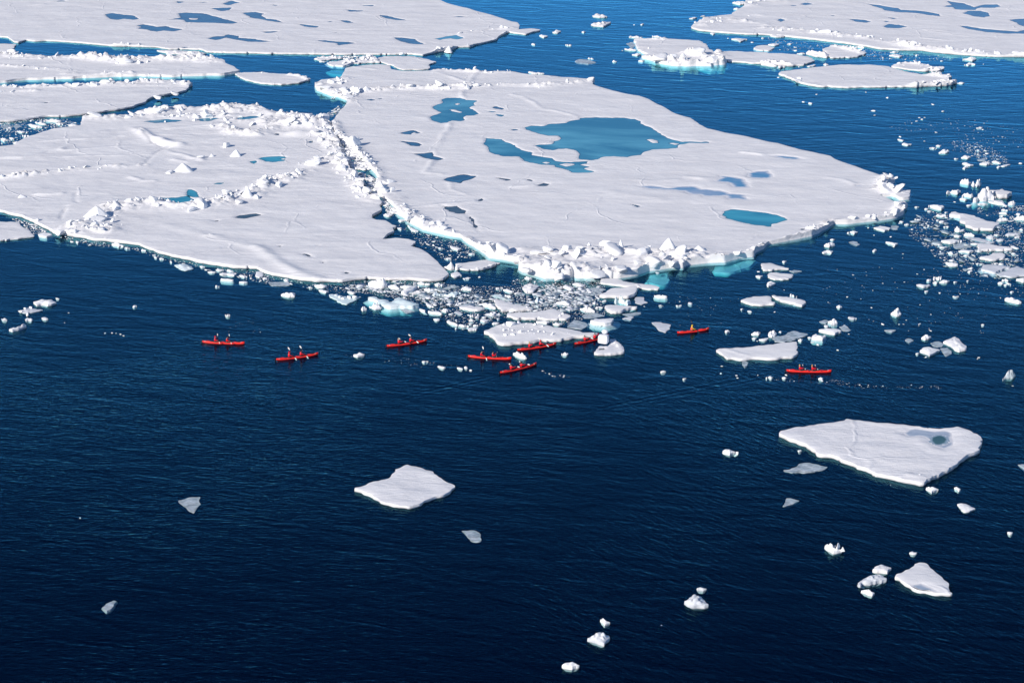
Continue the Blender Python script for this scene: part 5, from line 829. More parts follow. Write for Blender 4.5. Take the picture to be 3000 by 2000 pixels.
for s in ('Z5 540,747 600,725 652,750 600,777', 'Z5 1035,787 1080,772 1128,785 1080,807', 'Z5 505,962 570,940 592,972 545,982', 'Z5 2090,972 2130,952 2165,975 2130,988', 'Z5 1310,602 1380,560 1432,592 1350,627', 'Z5 1305,532 1380,505 1447,537 1390,567', 'Z5 1870,797 1930,780 1968,832 1900,834', 'Z5 1935,770 2010,725 2082,787', 'Z5 2020,792 2170,822 2100,842', 'Z5 1970,847 2010,820 2057,847 2015,860', 'Z5 1750,452 1850,425 1882,452 1800,467', 'Z5 1450,457 1520,440 1602,447 1500,472', 'Z5 970,392 1040,372 1078,397 1040,417', 'Z5 2110,267 2160,250 2222,277 2160,287', 'Z5 1025,1045 1090,1050 1170,1062 1095,1076', 'Z5 765,997 795,982 832,995 800,1008', 'Z5 1285,768 1320,752 1360,765 1315,782', 'Z5 640,215 660,200 680,215 658,228', 'Z5 695,318 722,305 752,318 720,328', 'Z5 500,570 515,555 535,572', 'Z5 1885,460 1920,430 1985,465 1930,475', 'Z5 860,395 885,378 912,395 885,405', 'Z5 1080,280 1120,255 1160,275 1110,292', 'Z5 1240,300 1290,280 1345,300 1290,325', 'Z5 690,60 735,45 780,62 735,72', 'Z5 755,155 830,135 925,157 840,175', 'Z5 1370,85 1450,65 1530,90 1450,110', 'Z5 750,110 800,85 860,115 790,125', 'Z4 1045,580 1070,562 1105,585 1075,595', 'Z4 150,985 195,965 245,985 205,1008', 'Z4 45,970 68,958 95,972 70,985', 'Z4 60,935 110,918 175,945 115,962', 'Z4 335,665 395,655 430,668 390,682', 'Z4 510,700 555,685 597,702 550,718', 'Z4 575,745 615,720 660,745 615,758', 'Z4 865,765 915,750 962,768 915,780', 'Z4 895,868 930,855 968,868 930,880', 'Z4 725,905 770,890 800,915 760,925', 'Z4 565,1005 600,990 628,1008 598,1025', 'Z4 500,1050 530,1035 565,1050 530,1062', 'Z4 530,970 558,958 588,972 558,985', 'Z4 1495,605 1600,588 1690,620 1580,630', 'Z4 1245,630 1330,615 1420,640 1330,660'): C(s)
C('B4 495,692 520,670 550,655 590,645 612,690 560,707', 'the ship-shaped chunk', 'white ship-shaped block with a squared stern, off the big pond floe', lump=.3, fb=.35); C('B4 497,747 530,728 600,740 585,765 510,764', None, 'flat white brick just in front of the ship-shaped chunk', fb=.2); C('B4 570,634 595,625 622,630 600,643'); C('B4 720,562 760,548 827,570 790,587', None, 'flat white oval chip off the edge of the big pond floe'); C('B4 740,657 790,648 842,680 780,677', t=1); C('B4 1073,652 1110,648 1197,680 1160,694', None, 'white sliver-shaped plate in open water beside the brash field'); C('B4 940,732 980,715 1012,732 980,747'); C('B4 970,517 1030,500 1127,532 1070,562 990,542', 'the small raft floe', 'white raft-like floe close under the edge of the big pond floe', fb=.3); C('B4 1130,507 1200,510 1190,542 1130,537', None, 'translucent slab joined to the small raft floe', t=1); C('B4 1250,492 1275,480 1302,493 1270,504')
C('B3 2290,852 2352,845 B4 50,852 190,892 190,912 0,922 B3 2310,927', 'the tray floe', 'flat tray-shaped floe with a bluish top, farther of a stacked-looking pair', fb=.3); C('B4 0,967 20,935 80,930 232,947 190,1002 60,1007', 'the second tray floe', 'flat six-sided white floe just in front of the tray floe', fb=.3); C('B4 190,917 240,910 312,927 235,937', t=1); C('B4 -12,1042 0,1015 72,1027 30,1062 0,1072', None, 'small white chunk in front of the second tray floe', lump=.2)
C('B3 2093,1187 2150,1165 2250,1150 2352,1145 B4 20,1150 30,1192 65,1212 60,1237 B3 2200,1242 2130,1217', 'the first twin floe', 'flat white floe with a concave end, one of two end to end', fb=.38); C('B4 35,1142 60,1138 110,1150 250,1172 342,1192 330,1242 310,1252 110,1207', 'the second twin floe', 'pointed flat white floe, its tip touching its wider twin', fb=.38)
C('B4 200,1132 230,1128 265,1145 260,1167 205,1152', None, 'bluish block just behind the second twin floe', lump=.3); C('B4 628,1237 660,1230 682,1257 635,1259', lump=.2); C('B4 1115,1302 1130,1280 1160,1268 1215,1265 1222,1332 1180,1342 1130,1322', 'the boulder chunk', 'rounded white boulder of ice alone in open water', lump=.9, fb=.35); C('B4 735,1342 760,1336 800,1345 822,1362 760,1369', None, 'flat grey-white chunk alone between the lens floe and the twin floes', mtl='grey_ice')
for s in ('B4 938,1259 950,1252 967,1262 950,1268', 'B4 47,1300 60,1292 77,1300 60,1308', 'B4 130,835 145,822 172,838 150,848', 'B4 1230,805 1236,797 1243,806', 'B4 1232,768 1242,763 1252,769', 'B4 768,962 780,955 796,963', 'B4 718,1164 730,1157 742,1165', 'B4 1035,1414 1055,1407 1075,1418', 'B4 1195,1415 1205,1410 1215,1417', 'B4 1380,1410 1392,1403 1405,1415', 'B4 1950,1413 1970,1403 1990,1420', 'B4 735,1502 742,1498 752,1506', 'B4 1478,1473 1495,1469 1512,1475', 'B3 2238,968 2265,955 2310,970 2280,990', 'B3 2252,932 2265,926 2285,932', 'B3 2160,1290 2185,1280 2212,1298 2185,1300', 'B3 2090,1272 2115,1262 2138,1272 2110,1282', 'B4 955,1102 962,1098 972,1104', 'B4 1115,612 1128,606 1140,613', 'B4 965,597 973,591 981,598', 'B4 905,530 920,524 938,531', 'B4 1140,705 1155,697 1170,707', 'B4 860,1060 866,1055 872,1062', 'B4 140,1100 147,1094 156,1101'): C(s)
for s in ('A1 260,1155 330,1140 410,1160 320,1177', 'A1 315,1130 370,1118 425,1135 370,1147', 'A1 400,1100 480,1088 568,1105 470,1124', 'A1 625,1150 660,1133 718,1150 650,1167', 'A1 730,1132 760,1112 830,1128 780,1147', 'A1 515,1137 550,1123 585,1140 550,1152', 'A1 5,1285 40,1262 75,1280 40,1297', 'A1 85,1270 110,1258 135,1272 110,1285', 'A1 190,1250 230,1240 275,1245 235,1260', 'A1 60,1180 100,1172 105,1190 70,1198', 'A1 150,1212 220,1205 270,1218 200,1226', 'A1 100,1315 140,1300 185,1312 140,1328'): C(s, lump=.2)
C('A1 120,1160 160,1140 205,1165 150,1187', t=1); C('A1 8,1165 60,1153 120,1170 60,1187', t=1)
N_INDIVIDUAL = 380
def span(spec): p = PX(spec); return np.ptp(p[:, 0])*np.ptp(p[:, 1])
order = sorted(range(len(SPECS)), key=lambda i: (SPECS[i][1] is None and SPECS[i][2] is None, -span(SPECS[i][0])))
chosen = set(order[:N_INDIVIDUAL])
for i, (spec, land, label, kw) in enumerate(SPECS):
    if i in chosen: build_chunk(spec, land, label, **kw)
def leftovers():
    rng = random.Random(8); it = []
    for i, (spec, land, label, kw) in enumerate(SPECS):
        if i in chosen: continue
        px = PX(spec); g = ground(px.mean(0))[0]; mp = m_per_px(g); s = .5*np.ptp(px[:, 0])*mp
        it.append((g[0], g[1], .04, s, s*rng.uniform(.6, .9), s*rng.uniform(.3, .5)))
    tag(scatter_mesh('brash_ice', it, RUBBLE, rng, M['block_snow'], None, .1), kind='stuff')
leftovers()

# cube of ice standing on the horseshoe floe, with a small lump balanced on it
def cube():
    g = ground(PX('Z3 740,1555')[0], .35)[0]; mp = m_per_px(g); s = .5*185/6.272*mp
    rng = random.Random(4); bm = bmesh.new(); bmesh.ops.create_cube(bm, size=2.0)
    bmesh.ops.subdivide_edges(bm, edges=bm.edges, cuts=5, use_grid_fill=True)
    for v in bm.verts:
        c = v.co; q = (abs(c.x)**7 + abs(c.y)**7 + abs(c.z)**7)**(1/7); c = c/q*(1 + rng.uniform(-.02, .02)); c.z *= .92 + .05*c.x
        v.co = Vector((c.x*s, c.y*s*.85, c.z*s*.95))
    o = link_bm('ice_cube', bm, M['block_snow'], smooth=True); o.location = (g[0], g[1]+.4, .38+s*.85); o.rotation_euler = (R(-4), R(2), R(-16))
    tag(o, 'upright snow-white ice cube standing on the horseshoe floe', 'ice block')
    bm = bmesh.new(); bmesh.ops.create_icosphere(bm, subdivisions=2, radius=.42)
    for v in bm.verts: v.co = Vector((v.co.x*1.15*(1+rng.uniform(-.07, .07)), v.co.y, v.co.z*.8))
    o2 = link_bm('ice_lump', bm, M['block_snow'], smooth=True); o2.location = o.location + Vector((.25, .75, s*.95+.16))
    tag(o2, 'rounded ice lump balanced on the far corner of the ice cube', 'ice block')
cube()

# ---------------------------------------------------------------- brash: countless crumbs of ice on the water
def brash(spec, n, size, spread=.6, seed=1, mtl='block_snow', flat=1.0):
    px = PX(spec); W = ground(px); rng = random.Random(seed); lo, hi = W.min(0), W.max(0); a, b = W, np.roll(W, -1, 0)
    k = max(8000, n*6); r = np.random.RandomState(seed); P = r.uniform(lo, hi, (k, 2)); P = P[inside(P, a, b)]
    cl = fbm(P[:, 0]/7, P[:, 1]/7, seed, 3) + .5*fbm(P[:, 0]/1.6, P[:, 1]/1.6, seed+9, 2)
    P = P[cl + r.uniform(-.5, .5, len(P))*spread > 0][:n]
    it = []
    for p in P:
        s = size*math.exp(rng.gauss(-.25, .5)); it.append((p[0], p[1], .012+.10*s*flat, s, s*rng.uniform(.55, 1), flat*s*rng.uniform(.16, .45)))
    o = scatter_mesh('brash_ice', it, CRUMBS, rng, M[mtl], None, .12); tag(o, kind='stuff'); return o
brash('B2 560,1030 900,1012 1300,1020 1700,1024 1800,1050 2352,1062 B3 0,1000 550,992 820,1010 860,1060 800,1170 850,1250 900,1330 700,1340 550,1420 300,1400 0,1370 B2 2250,1340 2050,1450 1900,1460 1750,1380 1550,1250 1480,1220 1050,1130 900,1130 700,1120', 4800, .072, seed=201, spread=1.3, mtl='grey_ice'); brash('B2 560,1030 900,1012 1300,1020 1700,1024 1800,1050 2352,1062 B3 0,1000 550,992 820,1010 860,1060 800,1170 850,1250 900,1330 700,1340 550,1420 300,1400 0,1370 B2 2250,1340 2050,1450 1900,1460 1750,1380 1550,1250 1480,1220 1050,1130 900,1130 700,1120', 1500, .10, seed=231, spread=1.3)
brash('B2 700,1080 1000,1040 1500,1060 2000,1150 2352,1150 B3 300,1050 800,1100 800,1230 400,1330 0,1300 B2 2200,1250 1700,1260 1300,1130', 700, .30, seed=202, spread=1.2, mtl='grey_ice')
brash('B2 700,1080 1000,1040 1500,1060 2000,1150 2352,1150 B3 300,1050 800,1100 800,1230 400,1330 0,1300 B2 2200,1250 1700,1260 1300,1130', 240, .62, seed=241, spread=1.6, mtl='bare_ice', flat=.35)
brash('Z4 330,880 600,760 900,760 1300,1150 1500,1200 1900,1000 2352,950 2352,1568 Z5 2352,560 1900,760 1300,640 900,500 700,300 450,80 Z4 200,1160', 1700, .085, seed=203, spread=1.2)
brash('Z4 330,880 600,760 900,760 1300,1150 1500,1200 1900,1000 2352,950 2352,1568 Z5 2352,560 1900,760 1300,640 900,500 700,300 450,80 Z4 200,1160', 90, .6, seed=242, spread=1.6, mtl='bare_ice', flat=.35)
brash('Z4 1480,590 2100,650 2352,640 2352,1000 1900,900 1500,780', 420, .09, seed=204)
brash('B2 1310,500 1500,570 1760,610 1900,660 2080,780 1840,840 1720,840 1640,740 1520,690 1440,610 1300,600', 420, .10, seed=205)
brash('B1 490,590 700,620 850,650 1050,667 1330,725 1600,810 1740,835 2000,885 2352,922 B2 0,920 300,992 560,1034 540,1090 100,1040 B1 2352,1020 1900,925 1500,818 1200,722 850,690 600,630', 2600, .11, seed=206, spread=1.3)
brash('A1 0,1132 400,1090 600,1090 740,1150 500,1175 280,1240 130,1325 0,1338', 600, .14, seed=207, spread=1.2)
brash('B1 60,410 300,480 440,560 320,590 200,500', 260, .13, seed=208)
brash('A4 1650,1300 1800,1290 2050,1350 2200,1450 2230,1500 2000,1530 1900,1450', 500, .10, seed=209, spread=1.0)
brash('A4 1150,1050 1500,1050 2352,1150 2352,1560 1700,1400 1100,1200', 260, .09, seed=210, mtl='grey_ice')
brash('A4 0,350 500,400 1000,470 1700,520 1700,560 1000,560 500,440 250,470 0,470', 420, .12, seed=211)
brash('A2 560,520 1000,515 1130,540 900,610 640,600 560,560', 260, .3, seed=212)
brash('A2 640,850 850,900 830,960 740,1060 690,1080 650,1040 760,980', 160, .16, seed=213)
brash('B2 870,0 960,20 1140,80 1090,200 1290,360 1300,400 1230,420 1160,300 1000,190', 420, .3, seed=214, spread=1.2)
brash('A2 660,1130 700,1130 860,1300 1060,1560 900,1560 740,1350', 1700, .42, seed=215, spread=1.8)
brash('B4 500,880 1500,880 2300,1100 2300,1500 1300,1500 500,1250', 110, .07, seed=216)
brash('C3 0,470 250,490 560,500 850,530 1100,575 1600,560 1600,590 900,590 450,545 0,520', 130, .055, seed=217)
brash('D 1550,55 1750,60 2100,110 2170,140 2000,130 1700,100', 60, .05, seed=218); brash('C2 240,420 520,470 560,505 400,490', 30, .05, seed=219); brash('B1 2050,1380 2352,1380 B2 60,1500 0,1530 B1 2100,1480', 20, .05, seed=220)
brash('B4 1300,850 1800,880 2352,1000 2352,1200 1500,1150', 130, .06, seed=221); brash('B3 1100,1150 2200,1150 2200,1450 1400,1450', 50, .06, seed=222)

# ---------------------------------------------------------------- kayaks and paddlers
M['kayak_red'] = plain('kayak_red', (.88, .034, .026), .32, .5)
M['deck_red'] = plain('deck_red', (.62, .018, .022), .38, .5)
M['black'] = plain('black_gear', (.012, .013, .016), .55)
M['rope'] = plain('pale_rope', (.78, .76, .70), .7)
M['blade_white'] = plain('blade_white', (.80, .80, .77), .4)
M['blade_black'] = plain('blade_black', (.02, .022, .028), .4)
M['jacket_red'] = plain('jacket_red', (.76, .010, .022), .75, .25, noise=.25)
M['jacket_yellow'] = plain('jacket_yellow', (.85, .58, .03), .75, .25, noise=.2)
M['vest_orange'] = plain('vest_orange', (.85, .13, .06), .75, .25, noise=.2)
M['patch'] = plain('reflective_patch', (.82, .82, .80), .4)
M['skin'] = plain('skin', (.55, .33, .24), .55)
for nm, c in (('hat_black', (.012, .012, .015)), ('hat_beige', (.55, .45, .32)), ('hat_grey', (.12, .12, .13)), ('hair_blond', (.50, .36, .16)), ('hair_auburn', (.52, .26, .07)), ('hair_dark', (.03, .02, .015)), ('hood_red', (.76, .010, .022)), ('hood_yellow', (.85, .58, .03))):
    M[nm] = plain(nm, c, .8, .2, noise=.3)

def loft(sections, closed_ends=True):
    bm = bmesh.new(); rows = [[bm.verts.new(p) for p in s] for s in sections]; n = len(rows[0])
    for a, b in zip(rows[:-1], rows[1:]):
        for i in range(n): bm.faces.new((a[i], a[(i+1) % n], b[(i+1) % n], b[i]))
    if closed_ends: bm.faces.new(rows[0][::-1]); bm.faces.new(rows[-1])
    bmesh.ops.recalc_face_normals(bm, faces=bm.faces); return bm
def hull_dims(t, L):
    """t -1 stern .. 1 bow: half beam, keel height, gunwale height, crown height"""
    b = .30*max(.03, (1-abs(t)**2.3))**.75
    keel = -.13 + .25*max(0, abs(t)-.72)**1.5*4
    gun = .11 + .09*t**2 + (.17*max(0, t)**4 if t > 0 else .08*t**4)
    return b, min(keel, gun-.05), gun, gun + .10*b/.33
def build_hull(L):
    secs = []
    for i in range(37):
        t = -1 + 2*i/36; b, k, g, c = hull_dims(t, L); x = t*L/2
        secs.append([(x, b, g), (x, b*.93, g-.5*(g-k)), (x, b*.6, k+.05), (x, 0, k), (x, -b*.6, k+.05), (x, -b*.93, g-.5*(g-k)), (x, -b, g), (x, -b*.9, g+.03), (x, -b*.45, c), (x, 0, c+.01), (x, b*.45, c), (x, b*.9, g+.03)])
    return loft(secs)
def oval(bm, cx, cz, rx, ry, z0, z1, n=20, inner=None):
    r = [[bm.verts.new((cx+rx*math.cos(a)*s, ry*math.sin(a)*s, z)) for a in [i*6.2832/n for i in range(n)]] for s, z in ((1.0, z0), (1.0, z1), (.86, z1+.01), (.82, z0+.02))]
    for a, b in zip(r[:-1], r[1:]):
        for i in range(n): bm.faces.new((a[i], a[(i+1) % n], b[(i+1) % n], b[i]))
    return r[-1]
def tube_bm(bm, pts, r, n=6):
    rows = []
    for i, p in enumerate(pts):
        d = (Vector(pts[min(i+1, len(pts)-1)]) - Vector(pts[max(i-1, 0)])).normalized(); s = d.orthogonal().normalized(); u = d.cross(s)
        rows.append([bm.verts.new(Vector(p) + s*math.cos(a)*r + u*math.sin(a)*r) for a in [k*6.2832/n for k in range(n)]])
    for a, b in zip(rows[:-1], rows[1:]):
        for i in range(n): bm.faces.new((a[i], a[(i+1) % n], b[(i+1) % n], b[i]))
    bm.faces.new(rows[0][::-1]); bm.faces.new(rows[-1])
G_K = 'red kayaks in front of the pack'
def make_kayak(name, L, seats):
    root = bpy.data.objects.new(name, None); COL.objects.link(root)
    link_bm('hull', build_hull(L), M['kayak_red'], root)
    for sx in seats:
        z = hull_dims(2*sx/L, L)[3]
        bm = bmesh.new(); f = oval(bm, sx+.12, 0, .46, .25, z-.03, z+.045); bm.faces.new(f); link_bm('cockpit', bm, M['black'], root)
        bm = bmesh.new()                                                     # raised red deck behind the seat
        bmesh.ops.create_uvsphere(bm, u_segments=14, v_segments=7, radius=1.0)
        for v in bm.verts: v.co = Vector((sx-.62+v.co.x*.24, v.co.y*.24, z-.01+max(v.co.z, -.2)*.07))
        link_bm('seat_back', bm, M['deck_red'], root)
    for hx in ((-.37*L, .27*L) if len(seats) > 1 else (-.33*L, .26*L)):
        z = hull_dims(2*hx/L, L)[3]; bm = bmesh.new(); f = oval(bm, hx, 0, .30, .17, z-.03, z+.035); bm.faces.new(f); link_bm('hatch_cover', bm, M['deck_red'], root)
    for hx in (-.27*L, .36*L):                                               # dark shock cord and dry bags on deck
        b, k, g, c = hull_dims(2*hx/L, L); bm = bmesh.new()
        for d in (-.25, 0, .25): tube_bm(bm, [(hx+d, -b*.7, g+.05), (hx+d*.4, 0, c+.04), (hx-d, b*.7, g+.05)], .018)
        bmesh.ops.create_icosphere(bm, subdivisions=2, radius=1.0, matrix=Matrix.Translation((hx, 0, c+.03)) @ Matrix.Diagonal((.36, b*.62, .05, 1)))
        link_bm('deck_cord', bm, M['black'], root)
    for hx in (-.44*L, .42*L):
        b, k, g, c = hull_dims(2*hx/L, L); bm = bmesh.new(); tube_bm(bm, [(hx-.02, -b-.015, g-.08), (hx, -b-.01, g+.02), (hx+.05, 0, c+.03), (hx, b+.01, g+.02), (hx-.02, b+.015, g-.08)], .022); link_bm('grab_line', bm, M['rope'], root)
    if len(seats) > 1:
        bm = bmesh.new(); v = [bm.verts.new(p) for p in [(-L/2-.02, 0, .34), (-L/2-.22, 0, .30), (-L/2-.26, 0, -.16), (-L/2-.06, 0, -.16)]]; bm.faces.new(v)
        r = bmesh.ops.extrude_face_region(bm, geom=bm.faces[:]); bmesh.ops.translate(bm, vec=(0, .04, 0), verts=[q for q in r['geom'] if isinstance(q, bmesh.types.BMVert)])
        bmesh.ops.recalc_face_normals(bm, faces=bm.faces); bmesh.ops.translate(bm, vec=(0, -.02, 0), verts=bm.verts); link_bm('rudder', bm, M['black'], root, smooth=False)
    return root
def clone(o, parent=None):
    c = o.copy(); COL.objects.link(c); c.parent = parent
    for ch in list(o.children): clone(ch, c)
    return c

def skinned(name, verts, edges, radii, root, sub=1):
    """a continuous body grown round a skeleton"""
    me = bpy.data.meshes.new(name); me.from_pydata([v for v in verts], edges, []); o = bpy.data.objects.new(name, me); COL.objects.link(o)
    md = o.modifiers.new('skin', 'SKIN'); md.use_smooth_shade = True
    sv = me.skin_vertices[0].data
    for i, r in enumerate(radii): sv[i].radius = r if isinstance(r, tuple) else (r, r)
    sv[root].use_root = True
    s = o.modifiers.new('sub', 'SUBSURF'); s.levels = s.render_levels = sub
    dg = bpy.context.evaluated_depsgraph_get(); dg.update()
    m2 = bpy.data.meshes.new_from_object(o.evaluated_get(dg)); bpy.data.objects.remove(o); bpy.data.meshes.remove(me)
    for p in m2.polygons: p.use_smooth = True
    return m2
PADDLE_AXIS = dict(A=(.35, -.86, -.37), B=(.38, -.55, -.74), C=(.12, -.99, .04), D=(-.92, .12, -.36), E=(.2, .85, -.48))
def pose(kind):
    """seated paddler: body mesh, jacket mesh, paddle centre and axis"""
    ax = Vector(PADDLE_AXIS[kind]).normalized(); pc = Vector((.50, 0, .60)) if kind != 'D' else Vector((.55, .05, .72))
    lean = Vector((-.06, 0, 0)) if kind == 'C' else Vector((.03, 0, 0))
    hands = [pc + ax*.36, pc - ax*.36]; hands.sort(key=lambda h: h.y)          # near side (-y) first
    V, E, Rr = [], [], []
    def add(p, r, to=None):
        V.append(tuple(p)); Rr.append(r); i = len(V)-1
        if to is not None: E.append((to, i))
        return i
    pel = add((0, 0, .16), (.17, .14)); ab = add(Vector((0, 0, .32))+lean*.4, (.16, .12), pel); ch = add(Vector((0, 0, .52))+lean, (.18, .13), ab)
    nk0 = add(Vector((.005, 0, .66))+lean*1.2, (.085, .085), ch); nk = add(Vector((.02, 0, .73))+lean*1.3, .055, nk0)
    hd = add(Vector((.035, 0, .83))+lean*1.5, (.082, .095), nk); add(Vector((.02, 0, .95))+lean*1.6, (.065, .075), hd)
    nose = add(Vector((.135, 0, .835))+lean*1.5, .017, hd)
    for s in (-1, 1): add(Vector((.03, s*.098, .84))+lean*1.5, (.014, .022), hd)   # ears
    for s in (-1, 1):                                                             # legs inside the hull
        hip = add((.10, s*.10, .14), .095, pel); kn = add((.52, s*.15, .26), .072, hip); an = add((.92, s*.10, .12), .05, kn); add((1.02, s*.10, .18), .04, an)
    jv, je, jr = [], [], []
    def jadd(p, r, to=None):
        jv.append(tuple(p)); jr.append(r); i = len(jv)-1
        if to is not None: je.append((to, i))
        return i
    j0 = jadd((0, 0, .15), (.20, .17)); j1 = jadd(Vector((0, 0, .34))+lean*.4, (.205, .165), j0); j2 = jadd(Vector((0, 0, .53))+lean, (.215, .165), j1); jadd(Vector((.01, 0, .685))+lean*1.2, (.10, .10), j2)
    for s, h in ((-1, hands[0]), (1, hands[1])):
        sh = Vector((0, s*.19, .60)) + lean; d = h - sh; mid = (sh+h)/2 + Vector((-.05, s*.09, -.10))
        a = add(sh, .062, ch); el = add(mid, .046, a); wr = add(h + (mid-h).normalized()*.075, .030, el); pm = add(h + Vector((0, 0, .012)), (.038, .024), wr)
        side = ax if abs(ax.dot(Vector((1, 0, 0)))) < .97 else Vector((0, 1, 0))
        out = (h-mid).normalized()
        for k, (o_, ln) in enumerate(((-.030, .050), (-.010, .058), (.010, .054), (.030, .042))):   # four fingers closing round the shaft
            f0 = add(h + side*o_ + out*.028 + Vector((0, 0, .018)), .0095, pm); f1 = add(h + side*o_ + out*(.028+ln*.45) + Vector((0, 0, -.006)), .0085, f0); add(h + side*o_ + out*.026 + Vector((0, 0, -.030)), .008, f1)
        t0 = add(h - side*.035*s + out*.002 + Vector((0, 0, -.012)), .011, pm); add(h - side*.022*s + out*.024 + Vector((0, 0, -.034)), .009, t0)
        ja = jadd(sh, .088, j2); jb = jadd(mid, .070, ja); jadd(h + (mid-h).normalized()*.10, .050, jb)
    body = skinned('person', V, E, Rr, 0, 1); jk = skinned('jacket', jv, je, jr, 0, 1)
    body.materials.append(M['skin']); body.materials.append(M['black'])
    for p in body.polygons:                                                        # gloves and dark trousers
        c = p.center
        if min((c-hands[0]).length, (c-hands[1]).length) < .13 or (c.z < .40 and c.x > -.2 and abs(c.y) < .26 and c.x > .15) or c.z < .69: p.material_index = 1
    return dict(body=body, jacket=jk, pc=pc, ax=ax, lean=lean)
POSES = {}
def head_cover(kind, lean):
    bm = bmesh.new(); c = Vector((.025, 0, .86)) + lean*1.5
    bmesh.ops.create_uvsphere(bm, u_segments=16, v_segments=10, radius=1.0)
    long_ = kind == 'hair'; hood = kind == 'hood'
    rr = (.135, .125, .15) if hood else (.118, .112, .135)
    for v in list(bm.verts):
        p = v.co.copy()
        front = p.x > .35 and p.z < (.45 if not hood else .55)
        if long_ and p.x < .2 and p.z < -.1: p.z *= 1.9; p.x -= .1
        q = Vector((p.x*rr[0], p.y*rr[1], p.z*rr[2]))
        if front: q.x = min(q.x, .045)
        if not long_ and not hood and p.z < -.1: q.z = -.02; q.x *= .96
        v.co = c + q + Vector((-.015, 0, .015))
    return bm
def make_person(kind, jacket, cover, cover_mat, vest=False):
    if kind not in POSES: POSES[kind] = pose(kind)
    P = POSES[kind]; key = (kind, jacket)
    o = bpy.data.objects.new('person', P['body']); COL.objects.link(o)
    jm = P['jacket'] if jacket == 'jacket_red' else P['jacket'].copy()
    if not len(jm.materials): jm.materials.append(M[jacket])
    elif jm.materials[0] != M[jacket]: jm.materials.clear(); jm.materials.append(M[jacket])
    j = bpy.data.objects.new('jacket', jm); COL.objects.link(j); j.parent = o
    name = {'hat': 'hat', 'hair': 'hair', 'hood': 'hood'}[cover]
    link_bm(name, head_cover(cover, P['lean']), M[cover_mat], o)
    bm = bmesh.new()                                                              # spray deck round the waist
    ring = [bm.verts.new((.12+.43*math.cos(a), .235*math.sin(a), .155)) for a in [i*6.2832/20 for i in range(20)]]; ring2 = [bm.verts.new((.02+.17*math.cos(a), .17*math.sin(a), .25)) for a in [i*6.2832/20 for i in range(20)]]
    for i in range(20): bm.faces.new((ring[i], ring[(i+1) % 20], ring2[(i+1) % 20], ring2[i]))
    link_bm('spray_skirt', bm, M['black'], o)
    if vest:
        bm = bmesh.new(); secs = []
        for z, rx, ry in ((.24, .20, .225), (.34, .215, .24), (.48, .225, .25), (.58, .20, .235), (.63, .14, .17)):
            secs.append([(P['lean'].x*(z/.5)+rx*math.cos(a), ry*math.sin(a), z) for a in [i*6.2832/16 for i in range(16)]])
        link_bm('life_vest', loft(secs, False), M['vest_orange'], o)
    for s in (-1, 1):
        bm = bmesh.new(); bmesh.ops.create_icosphere(bm, subdivisions=2, radius=1.0, matrix=Matrix.Translation(Vector((-.06, s*.15, .655)) + P['lean']*1.1) @ Matrix.Diagonal((.05, .035, .02, 1))); link_bm('shoulder_patch', bm, M['patch'], o)
    return o, P
def paddle_bm(white=True):
    root = bpy.data.objects.new('paddle', None); COL.objects.link(root)
    bm = bmesh.new(); tube_bm(bm, [(0, 0, z) for z in (-.66, -.3, 0, .3, .66)], .017, 8); link_bm('shaft', bm, M['black'], root)
    for s in (-1, 1):
        bm = bmesh.new(); secs = []
        for t, w in ((0, .02), (.12, .06), (.3, .085), (.55, .098), (.8, .09), (.95, .07), (1.0, .03)):
            z = s*(.64 + .48*t); cup = .02*math.sin(t*3.14)
            secs.append([(-.006+cup, -w, z), (.012+cup*1.6, 0, z), (-.006+cup, w, z), (-.016+cup, 0, z)])
        link_bm('blade', loft(secs), M['blade_white' if white else 'blade_black'], root)
    return root
KT = make_kayak('kayak', 6.15, (-1.22, .50)); KS = make_kayak('kayak', 5.0, (-.22,)); PW = paddle_bm(True); PB = paddle_bm(False)
used_first = set()
def first_or_clone(o):
    if o.name in used_first: return clone(o)
    used_first.add(o.name); return o
